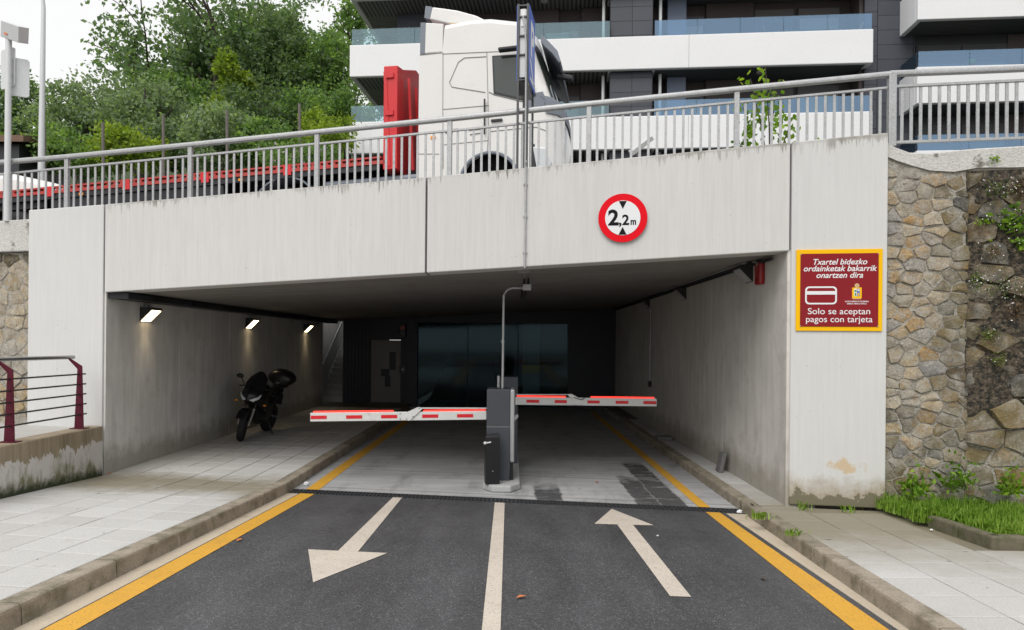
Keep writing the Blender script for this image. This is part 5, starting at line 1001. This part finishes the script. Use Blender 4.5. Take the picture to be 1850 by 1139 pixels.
TREES = [
 ('broadleaf_tree', 'dense dark evergreen tree right of the tall bare-branched tree', [(500, 80, 120, 110), (470, 130, 120, 110), (535, 130, 110, 120), (500, 180, 140, 100)], 34, 9000, .20, 'leaf_dark'),
 ('broadleaf_tree', 'rounded grey-green tree behind the street lamp post', [(140, 195, 130, 90), (190, 185, 120, 90), (110, 230, 120, 90), (170, 240, 150, 90)], 29, 8500, .16, 'leaf_grey'),
 ('broadleaf_tree', 'rounded grey-green tree below the tall tree, left of its trunk', [(250, 185, 110, 90), (290, 205, 110, 100), (225, 225, 110, 90), (280, 245, 120, 80)], 28, 8500, .16, 'leaf_grey'),
 ('broadleaf_tree', 'feathery tree at the left edge behind the white pole', [(20, 190, 90, 110), (60, 200, 70, 90), (-20, 220, 110, 120), (40, 250, 110, 80)], 34, 6500, .20, 'leaf_tall'),
 ('broadleaf_tree', 'dark green tree filling the slope under the tall tree', [(320, 170, 100, 60), (360, 215, 120, 70), (270, 155, 90, 50), (430, 215, 110, 80)], 33, 8000, .18, 'leaf_mid'),
 ('broadleaf_tree', 'light green tree beside the upper left balconies', [(600, 110, 90, 110), (570, 150, 100, 100), (620, 180, 100, 110), (545, 105, 60, 60)], 34, 8500, .18, 'leaf_mid'),
 ('broadleaf_tree', 'loose pale tree crown against the sky beside the top balcony', [(630, 55, 60, 100), (655, 30, 70, 100), (610, 85, 50, 60)], 37, 2600, .22, 'leaf_mid'),
 ('broadleaf_tree', 'bushy green tree left of the lower balcony glass', [(560, 200, 110, 80), (600, 215, 90, 80), (520, 220, 90, 70), (640, 200, 80, 90)], 30, 7000, .17, 'leaf_mid'),
 ('ivy_column', 'bright yellow-green ivy climbing in front of the tall tree trunk', [(408, 120, 34, 60), (416, 160, 40, 70), (400, 205, 50, 60), (440, 145, 40, 26)], 31, 3000, .19, 'leaf_bright'),
 ('broadleaf_tree', 'dark tree between ivy column and light green tree', [(470, 200, 120, 110), (450, 240, 120, 80), (510, 240, 100, 80)], 30, 6500, .17, 'leaf_dark'),
 ('roadside_shrub', 'leafy shrub behind the railing right of the street lamp', [(120, 265, 110, 60), (150, 285, 120, 60), (90, 285, 80, 50)], 23.5, 4200, .14, 'leaf_mid'),
 ('roadside_shrub', 'shrub with yellowish tips at the second wooden stake', [(215, 255, 80, 60), (250, 275, 100, 60), (190, 285, 90, 50)], 23, 4200, .14, 'leaf_bright'),
 ('roadside_shrub', 'dark shrub between the second and third wooden stakes', [(300, 255, 70, 60), (325, 275, 90, 60), (285, 290, 80, 40)], 24.5, 3600, .14, 'leaf_dark'),
 ('roadside_shrub', 'tall pale green shrub at the fourth wooden stake', [(400, 220, 90, 70), (430, 245, 100, 70), (375, 255, 90, 70), (400, 285, 130, 50)], 23.5, 6000, .14, 'leaf_grey'),
 ('roadside_shrub', 'bright shrub left of the fifth wooden stake', [(480, 245, 90, 60), (500, 275, 110, 60), (460, 280, 90, 50)], 23.5, 4600, .14, 'leaf_mid'),
 ('roadside_shrub', 'yellow-green shrub beside the lower white balcony end', [(570, 225, 60, 50), (590, 250, 80, 50), (620, 240, 60, 60), (560, 270, 90, 50)], 24, 4200, .13, 'leaf_bright'),
 ('roadside_shrub', 'low shrub at the far left end of the trailer', [(10, 270, 80, 50), (50, 290, 90, 50), (-40, 285, 90, 60)], 24, 3200, .14, 'leaf_bright'),
]
for i, (nm, lb, spec, Y, n, sz, m) in enumerate(TREES):
    bl2 = px_blobs(spec, Y, 1.0, i); cx = sum(c[0] for c, r in bl2) / len(bl2); g0 = hz(cx, Y); shrub(nm, lb, 'tree' if 'tree' in nm else ('ivy' if 'ivy' in nm else 'shrub'), (cx, Y, g0 - .2), bl2, n, sz, m, 100 + i * 7, group='trees and shrubs on the hillside', trunk=.14 if 'tree' in nm else .05)
bl2 = px_blobs([(530, 285, 110, 44), (580, 282, 70, 40)], 21.6, 1, 3); shrub('flowering_shrub', 'low shrub with lilac flowers behind the trailer bed', 'shrub', (bl2[0][0][0], 21.6, 3.4), bl2, 2600, .11, 'leaf_mid', 900, 'trees and shrubs on the hillside', .04, flowers=60)
# tall open tree with visible limbs
def tall_tree(base, H, seed, label):
    R = random.Random(seed); o = thing('tall_tree', label, 'tree', base, 0, 'trees and shrubs on the hillside'); b = MB(); tips = []
    def grow(p, d, l, r, lev):
        q = p + d * l; mid = p + d * l * .5 + Vector((R.uniform(-1, 1), R.uniform(-1, 1), R.uniform(-.3, .5))) * l * .06
        b.tube([p, mid, q], [r, r * .8, r * .62], 6 if lev < 2 else 4)
        if lev >= 2: tips.extend([mid, q])
        if lev == 4 or q.x < -4.6 or q.x > 5.5: return
        for k in range(3 if lev else 5):
            ax = Vector((R.gauss(0, 1), R.gauss(0, 1), R.gauss(0, .35))).normalized(); nd = (d * (.75 if k == 0 else .5) + ax * (.45 if k == 0 else .85) + Vector((0, 0, .14))).normalized(); st_ = q if k < 2 or lev == 0 else mid
            grow(p.lerp(q, R.uniform(.55, 1)) if lev == 0 else st_, nd, l * R.uniform(.62, .86) * (1 if lev else .62), r * .56, lev + 1)
    grow(Vector((0, 0, 0)), Vector((.02, 0, 1)), H * .34, .24, 0); grow(Vector((0, 0, H * .33)), Vector((.05, 0, 1)), H * .26, .16, 1); grow(Vector((0, 0, H * .22)), Vector((-.62, -.1, .75)), H * .25, .11, 1); grow(Vector((0, 0, H * .25)), Vector((.55, 0, .8)), H * .23, .11, 1); grow(Vector((0, 0, H * .28)), Vector((-.85, .1, .5)), H * .24, .09, 1)
    b.build('trunk', 'bark', o, smooth=60); T_ = np.array([tuple(t_) for t_ in tips]); G = np.random.default_rng(seed); k = 36; P = (T_[:, None, :] + G.normal(size=(len(T_), k, 3)) * .34 * G.uniform(.5, 1.3, (len(T_), 1, 1))).reshape(-1, 3); keep = (G.random(len(P)) < min(1, 15000 / len(P))) & (P[:, 0] > -5.0 + G.normal(0, .5, len(P))) & ~((np.abs(P[:, 0]) < .75) & (P[:, 1] < .3) & (P[:, 2] < H * .72) & (G.random(len(P)) < .9)); V, Fq = leaves(P[keep], .27, seed, None, .3); link('crown', npmesh('crown', V, Fq), 'leaf_tall', o)
tb = ypl(384, 260, 36); tall_tree((tb.x, tb.y, hz(tb.x, 36) - .3), 17.0, 4, 'tall tree with open branching crown against the white sky')
tb = ypl(455, 240, 40); tall_tree((tb.x, tb.y, hz(tb.x, 38) - .3), 16.0, 9, 'tall tree behind the dense dark evergreen, crown above it')
for i, (u, v) in enumerate(((80, 228), (186, 222), (295, 210), (410, 200), (541, 188))):
    p = ypl(u, v, 21.2); q = ypl(u + 4, 330, 21.2); o = thing('wooden_stake', ['weathered wooden stake nearest the street lamp', 'weathered stake among the grey-green bushes, second from the street lamp', 'weathered stake third from the street lamp, left of the tall shrub', 'weathered stake standing in the tall pale shrub', 'weathered stake nearest the white balconies'][i], 'stake', (q.x, q.y, 3.3), 0, 'weathered stakes along the far roadside')
    MB().tube([(0, 0, 0), (p.x - q.x, 0, p.z - 3.3)], [.06, .045], 8).build('post', 'stake', o, smooth=50)
# far tiled roof glimpsed at the left edge
fr_ = thing('shed', 'scrap of dark tiled roof edge behind the white pole at far left', 'shed', (-17.5, 23.2, 6.0)); MB().hexa([(-3, -1, 2.40), (1.55, -1, 2.45), (1.4, 2, 3.2), (-3, 2, 3.2)], [(-3, -1, 2.62), (1.55, -1, 2.66), (1.4, 2, 3.4), (-3, 2, 3.4)]).build('roof', 'roof_tile', fr_); MB().box(-2.8, 1.2, -.7, 1.8, -1.5, 2.45).build('wall', 'bld_frame', fr_)

# sapling on the overpass pavement
sp = thing('sapling', 'young leafy sapling behind the railing near the right end', 'sapling', (3.45, fy(3.45, 1.15), 4.15)); R = random.Random(3); b = MB(); tips = []
for dx, dz, dy in ((-.28, 1.45, 0), (.10, 1.35, .1), (-.10, 1.60, -.05), (.45, .55, .05), (-.42, .65, .1), (.25, .9, -.1), (-.35, 1.1, .1)):
    p1 = Vector((dx * .4, dy, dz * .5)); p2 = Vector((dx, dy, dz)); b.tube([(0, 0, 0), p1, p2], [.014, .010, .004], 5)
    for k in range(16): t_ = R.uniform(.35, 1); q = Vector((0, 0, 0)).lerp(p1, 1) if t_ < .3 else p1.lerp(p2, (t_ - .3) / .7); tips.append(tuple(q + Vector((R.gauss(0, .08), R.gauss(0, .08), R.gauss(0, .06)))))
b.build('stem', 'bark', sp)
G = np.random.default_rng(3); P = np.array(tips); P = np.concatenate([P, P + G.normal(size=P.shape) * .05, P + G.normal(size=P.shape) * .07]); n = len(P); d = G.normal(size=(n, 3)); d[:, 2] -= .4; d /= np.linalg.norm(d, axis=1)[:, None]; s_ = np.cross(d, G.normal(size=(n, 3))); s_ /= np.linalg.norm(s_, axis=1)[:, None]
Lf = G.uniform(.05, .095, n)[:, None]; V = np.stack([P, P + d * Lf * .3 + s_ * Lf * .45, P + d * Lf * .75 + s_ * Lf * .36, P + d * Lf, P + d * Lf * .75 - s_ * Lf * .36, P + d * Lf * .3 - s_ * Lf * .45], 1).reshape(-1, 3); link('leaves', npmesh('leaves', V, np.arange(6 * n).reshape(n, 6)), 'young_leaf', sp)

# grass bed with kerb
bedg = thing('planting_bed', 'grassy planting bed with dark stone kerb at the foot of the stone wall', 'planting bed', (5.3, 7, .2))
b = MB(); b.hexa([(4.36, 6.14, 0), (8, 6.0, 0), (8, fy(8, .1), 0), (4.36, fy(4.36, .1), 0)], [gp(4.36, 6.14, .17), gp(8, 6.0, .17), gp(8, fy(8), .19), gp(4.36, fy(4.36), .19)]); b.build('soil', 'ground_soil', bedg, world=True)
def bk(x0, y0, x1, y1, th):
    d = Vector((x1 - x0, y1 - y0)); n_ = Vector((-d.y, d.x)).normalized() * th; c4 = [(x0, y0), (x1, y1), (x1 + n_.x, y1 + n_.y), (x0 + n_.x, y0 + n_.y)]
    MB().hexa([gp(x, y, .05) for x, y in c4], [gp(x, y, .235) for x, y in c4]).build('kerb_stone', 'kerb_dark', bedg, world=True, bevel=.02)
for y0, y1 in ((6.06, 6.52), (6.53, 7.0)): bk(4.27, y0, 4.27, y1, -.11)
for x0, x1 in ((4.27, 4.77), (4.78, 5.28), (5.29, 5.8), (5.81, 6.6), (6.61, 7.6)): bk(x0, 6.05 - (x0 - 4.27) * .02, x1, 6.05 - (x1 - 4.27) * .02, .11)
def blades(P, hgt, seed, wid=.0045, lean=.55):
    G = np.random.default_rng(seed); n = len(P); H = (hgt * G.uniform(.5, 1.25, n))[:, None]; a = G.uniform(0, 2 * np.pi, n); ln = np.abs(G.normal(0, lean, n))[:, None]; D = np.stack([np.cos(a), np.sin(a), np.zeros(n)], 1); W = np.stack([-np.sin(a), np.cos(a), np.zeros(n)], 1) * (wid * G.uniform(.7, 1.5, n))[:, None]; U = np.array([0, 0, 1.0])
    p1 = P + U * H * .55 + D * H * ln * .25; p2 = P + U * H * np.maximum(.35, 1 - ln * .45) + D * H * ln * .85
    V = np.stack([P - W, P + W, p1 + W * .8, p2, p1 - W * .8], 1).reshape(-1, 3); return V, np.arange(5 * n).reshape(n, 5)
def tufts(n, x0, x1, per, hgt, seed):
    G = np.random.default_rng(seed); cx = x0 + (x1 - x0) * G.random(n) ** 1.15; cy = 6.16 + (fy(cx) - 6.14) * G.random(n); ok = ~((cx < 4.40) & (cy < 6.95)); cx, cy = cx[ok], cy[ok]; n = len(cx)
    k = np.repeat(np.arange(n), per); a0 = G.uniform(0, 2 * np.pi, n); hh = hgt * G.uniform(.55, 1.35, n); m = len(k)
    px_ = cx[k] + G.normal(0, .028, m); py_ = cy[k] + G.normal(0, .028, m); P = np.stack([px_, py_, K * (D0 - S * px_ - py_) + .15], 1); H = (hh[k] * G.uniform(.5, 1.2, m))[:, None]
    a = a0[k] + G.normal(0, .9, m); ln = np.abs(G.normal(.35, .4, m))[:, None]; D = np.stack([np.cos(a), np.sin(a) - .25, 0 * a], 1); W = np.stack([-np.sin(a), np.cos(a), 0 * a], 1) * (.0035 * G.uniform(.7, 1.7, m))[:, None]; U = np.array([0, 0, 1.0])
    p1 = P + U * H * .55 + D * H * ln * .3; p2 = P + U * H * np.maximum(.30, .98 - ln * .5) + D * H * ln * .95
    V = np.stack([P - W, P + W, p1 + W * .8, p2, p1 - W * .8], 1).reshape(-1, 3); return V, np.arange(5 * m).reshape(m, 5)
V, Fq = tufts(950, 4.22, 6.9, 24, .17, 3); tag(link('grass', npmesh('grass', V, Fq), 'grass_blade'), 'long bright green grass growing over the planting bed', 'grass', kind='stuff')
def weed(name, label, cat, pos, n, spread, hgt, m, seed, leafs=0, lsize=.04, up=1.0, flowers=0, group=None):
    o = thing(name, label, cat, pos, 0, group); G = np.random.default_rng(seed)
    if n:
        P = np.stack([G.normal(0, spread, n), G.normal(0, spread * .6, n), np.zeros(n)], 1); V, Fq = blades(P, hgt, seed, .003); tag(link('blades', npmesh('blades', V, Fq), 'grass_blade', o), kind='stuff')
    if leafs:
        P = np.stack([G.normal(0, spread, leafs), -np.abs(G.normal(0, spread * .45, leafs)) - .02, G.normal(0, hgt * .5, leafs) if up < .5 else np.abs(G.normal(0, hgt * .6, leafs))], 1); V, Fq = leaves(P, lsize, seed); link('leaves', npmesh('leaves', V, Fq), m, o)
        b = MB()
        for k in range(6): e = P[G.integers(0, leafs)]; b.tube([(0, .03, 0), tuple(e * .6), tuple(e)], [.004, .003, .002], 4)
        b.build('stems', 'bark', o)
    if flowers:
        P = np.stack([G.normal(0, spread * 1.2, flowers), -np.abs(G.normal(0, spread * .4, flowers)) - .05, G.normal(0, hgt * .6, flowers)], 1); V, Fq = leaves(P, .018, seed + 3); tag(link('blossom', npmesh('blossom', V, Fq), 'petal_white', o), kind='stuff')
    return o
wp = lambda u, v: face(u, v, WOFF - .05)
weed('wall_weed', 'largest leafy weed hanging at the top right of the stone wall', 'weed', wp(1825, 400), 0, .10, .16, 'young_leaf', 31, 110, .07, 0, 40); weed('wall_weed', 'glossy green leaves low on the dark wall patch at the right edge', 'weed', wp(1842, 440), 0, .06, .10, 'young_leaf', 32, 60, .07, 0, 10)
weed('wall_weed', 'reddish dry weed below the white coping', 'weed', wp(1800, 345), 0, .11, .12, 'wall_weed', 33, 120, .03, 0, 50); weed('wall_weed', 'yellowish tuft in the dark wall patch at sign height', 'weed', wp(1785, 603), 0, .06, .07, 'wall_weed', 34, 120, .028, 0, 10)
weed('wall_weed', 'small sprig on the coping above the dark wall patch', 'weed', wp(1795, 288), 0, .03, .05, 'young_leaf', 35, 20, .04, 0); weed('wall_weed', 'thin weed in the middle of the wall beside the dark patch', 'weed', wp(1762, 510), 0, .05, .12, 'wall_weed', 36, 70, .035, 0, 40); weed('wall_weed', 'small weed near the centre top of the dark wall patch', 'weed', wp(1775, 400), 0, .05, .05, 'young_leaf', 37, 36, .045, 0, 12)
weed('wall_weed', 'trailing flowering weed half way down the dark wall patch', 'weed', wp(1812, 520), 0, .10, .14, 'wall_weed', 38, 120, .03, 0, 60)
weed('wall_weed', 'brown dry trailing stems above the glossy leaves at the right edge', 'weed', wp(1838, 345), 0, .08, .12, 'dry_weed', 39, 130, .035, 0, 14); weed('wall_weed', 'brown dry growth in the middle of the dark wall patch', 'weed', wp(1790, 455), 0, .09, .10, 'dry_weed', 40, 120, .03, 0, 20); weed('wall_weed', 'low brown dry growth at the lower right of the dark wall patch', 'weed', wp(1835, 560), 0, .09, .12, 'dry_weed', 41, 120, .03, 0, 20); weed('wall_weed', 'mossy dry tuft at the lower end of the dark wall patch', 'weed', wp(1800, 650), 0, .07, .08, 'wall_weed', 42, 90, .028, 0, 6)
def gpx(u, v, h=.12):
    a, c_ = ray(u, v); Y = (K * D0 + h - 2) / (c_ + K * S * a + K); return (a * Y, Y, CAM_H + c_ * Y)
for i, (u, v, n, hh) in enumerate(((1372, 938, 60, .10), (1450, 922, 14, .12), (1535, 927, 22, .10), (1432, 968, 50, .07), (1610, 905, 90, .22))):
    weed('weed_tuft', ['grass tuft growing from the right kerb by the drain', 'thin sprig at the foot of the right pillar near its corner', 'reddish sprig in the joint at the foot of the right pillar', 'grass tuft on the right kerb further from the drain', 'dark leafy tuft at the corner of the right pillar and stone wall'][i], 'weed', gpx(u, v), n, .05 if i < 4 else .09, hh, 'young_leaf', 50 + i, 0 if i < 4 else 60, .06)
for i, (u, v) in enumerate(((1728, 870), (1825, 880), (1655, 880))): weed('bed_weed', ['tall leafy weed in the grass against the stone wall', 'broad-leaved weed at the right end of the grass bed', 'leafy weed in the grass nearest the portal pillar'][i], 'weed', tuple(Vector(face(u, v, -.1)) - Vector((0, 0, .08))), 20, .09, .24, 'young_leaf', 70 + i, 120, .06)
# litter and fallen leaves
def crumple(name, label, cat, pos, r, m, seed):
    R = random.Random(seed); b = MB(); b.ball((0, 0, 0), r, 8, 6); b.v = [tuple(Vector(p) * R.uniform(.7, 1.2)) for p in b.v]; o = b.build(name, m); o.location = Vector(pos) + Vector((0, 0, r * .7)); o.scale = (1.3, 1, .7); tag(o, label, cat)
crumple('litter', 'crumpled white litter in the left gutter by the drain', 'litter', (-2.86, 9.55, 0), .035, 'litter_white', 1); crumple('litter', 'crumpled white litter at the right end of the drain', 'litter', gpx(1336, 927, .0), .028, 'litter_white', 2); crumple('litter', 'small white pebble on the right pavement by the grass', 'litter', gpx(1683, 959, .12), .012, 'petal_white', 3); crumple('litter', 'tiny white scrap on asphalt beside the inbound arrow', 'litter', gpx(1188, 969, 0), .009, 'litter_white', 4)
def fallen(pos, label, seed, m='leaf_orange'):
    R = random.Random(seed); b = MB(); a = R.uniform(0, 6); c_, s_ = math.cos(a), math.sin(a); b.add([(c_ * x - s_ * y, s_ * x + c_ * y, z) for x, y, z in ((-.045, 0, .006), (0, .022, .016), (.05, 0, .008), (0, -.022, .014))], [(0, 1, 2), (0, 2, 3)]); o = b.build('fallen_leaf', m); o.location = pos; tag(o, label, 'leaf', 'fallen leaves')
fallen(gpx(198, 857, .14), 'orange fallen leaf by the left tunnel wall corner', 1); fallen(gpx(520, 884, .01), 'orange fallen leaf in the left gutter', 2); fallen(gpx(432, 977, .006), 'small brown leaf on the left yellow line', 3); fallen((1.25, 9.9, .006), 'orange leaf on the concrete behind the drain', 4); fallen(gpx(942, 1080, .006), 'brown leaf scrap on asphalt near the centre line', 5); fallen(gpx(1380, 1047, .004), 'dark leaf scrap in the right gutter', 6, 'bark')

# ================================================================== MOTORCYCLE
mc = thing('motorcycle', 'black sport touring motorcycle with top case parked on the left tunnel pavement', 'motorcycle', (-5.13, 14.28, .13))
mc.rotation_euler = (rad(-11), 0, rad(-89))
def mwheel(x, R, w, par, rot=0.0):
    e = bpy.data.objects.new('wheel', None); C.objects.link(e); e.parent = par; e.location = (x, 0, R); e.rotation_euler = (0, 0, rot)
    MB().torus((0, 0, 0), R - w * .5, w * .5, 'Y', 32, 10, 1.1).build('tyre', 'rubber', e, smooth=60); MB().torus((0, 0, 0), R - w - .015, .018, 'Y', 28, 6).build('rim', 'bike_metal', e)
    for k in range(3): a = k * 2.094; MB().tube([(0, 0, 0), ((R - w) * math.cos(a), 0, (R - w) * math.sin(a))], .022, 6).build('spoke', 'bike_black', e)
    MB().torus((0, -.055, 0), .12, .012, 'Y', 20, 4, .3).build('brake_disc', 'bike_metal', e); MB().tube([(0, -.07, 0), (0, .07, 0)], .035, 10).build('hub', 'bike_black', e)
mwheel(0, .31, .17, mc); mwheel(1.44, .30, .12, mc, rad(14))
for y in (-.10, .10): fk = MB().tube([(1.44 + y * .1, y, .30), (1.30, y, .62)], .026, 10).build('fork_leg', 'bike_metal', mc, smooth=40); MB().tube([(1.30, y, .62), (1.16, y, .98)], .022, 10).build('fork_tube', 'bike_black', mc)
fr = MB(); fr.loft([[(1.44 + .335 * math.cos(rad(a)), y, .30 + .335 * math.sin(rad(a))) for y in (-.07, 0, .07)] + [(1.44 + .325 * math.cos(rad(a)), y, .30 + .325 * math.sin(rad(a))) for y in (.07, 0, -.07)] for a in (30, 60, 90, 120, 150)]); fr.build('front_fender', 'bike_black', mc, smooth=40)
def body(name, secs, m, par=mc):
    """sections: (x, z_centre, half width, half height)"""
    b = MB(); b.loft([[(x, hw * math.cos(a) * (1 if abs(math.cos(a)) < .8 else .96), zc_ + hh * math.sin(a)) for a in [2 * math.pi * k / 14 for k in range(14)]] for x, zc_, hw, hh in secs]); return b.build(name, m, par, smooth=50)
body('fairing', [(1.46, .84, .05, .07), (1.38, .85, .16, .13), (1.22, .86, .24, .20), (1.0, .80, .23, .24), (.80, .72, .19, .22)], 'bike_black'); body('belly_fairing', [(1.08, .50, .12, .14), (.85, .45, .18, .20), (.55, .42, .18, .18), (.35, .42, .12, .12)], 'bike_black')
b = MB(); b.loft([[(1.30 - .30 * t_, w_ * c_, .96 + .30 * t_ + .06 * (1 - c_ * c_)) for c_ in (-1, -.5, 0, .5, 1)] + [(1.28 - .30 * t_, w_ * c_, .95 + .30 * t_ + .06 * (1 - c_ * c_)) for c_ in (1, .5, 0, -.5, -1)] for t_, w_ in ((0, .17), (.4, .19), (.8, .16), (1, .10))]); b.build('windscreen', 'bike_black', mc, smooth=40)
for s in (-1, 1):
    MB().prism([(1.47, s * .03, .80), (1.40, s * .15, .87), (1.33, s * .20, .93), (1.36, s * .18, .84), (1.43, s * .10, .775)], (.02, 0, -.004)).build('headlight', 'bike_lens', mc)
    MB().tube([(1.12, s * .24, 1.02), (1.10, s * .33, 1.14)], .010, 6).build('mirror_stem', 'bike_black', mc); MB().ball((1.10, s * .36, 1.17), (.03, .075, .045), 10, 6).build('mirror', 'bike_black', mc, smooth=60)
    MB().tube([(1.14, s * .10, .99), (1.10, s * .24, 1.0), (1.02, s * .36, .97)], .014, 8).build('handlebar', 'bike_black', mc); MB().ball((1.28, s * .27, .72), (.03, .035, .018), 8, 6).build('indicator', 'amber', mc)
body('fuel_tank', [(1.0, .90, .10, .08), (.85, .94, .17, .13), (.62, .92, .16, .13), (.45, .86, .10, .08)], 'bike_black'); body('seat', [(.55, .84, .11, .05), (.25, .82, .15, .05), (-.05, .88, .14, .05), (-.30, .92, .10, .04)], 'bike_black'); body('tail', [(.10, .74, .12, .10), (-.15, .80, .12, .10), (-.38, .86, .08, .06)], 'bike_black')
body('top_case', [(-.62, 1.10, .16, .10), (-.58, 1.12, .26, .16), (-.40, 1.14, .29, .18), (-.22, 1.12, .27, .16), (-.17, 1.10, .20, .11)], 'bike_black'); MB().box(-.5, -.2, -.12, .12, .93, .97).build('luggage_rack', 'bike_black', mc)
MB().box(.35, .85, -.17, .17, .38, .72).build('engine', 'bike_black', mc, bevel=.05); MB().tube([(.60, -.17, .36), (.15, -.20, .34), (-.35, -.22, .46)], [.035, .05, .055], 10).build('exhaust', 'bike_metal', mc, smooth=40); MB().obox((.22, 0, .36), (.52, .14, .07)).build('swingarm', 'bike_black', mc, bevel=.01); MB().tube([(.45, .14, .30), (.42, .30, .0)], .012, 8).build('side_stand', 'bike_black', mc); MB().tube([(.3, -.28, .40), (.3, .28, .40)], .014, 8).build('footpegs', 'bike_metal', mc); MB().box(-.40, -.36, -.09, .09, .55, .78).build('number_plate_holder', 'bike_black', mc)
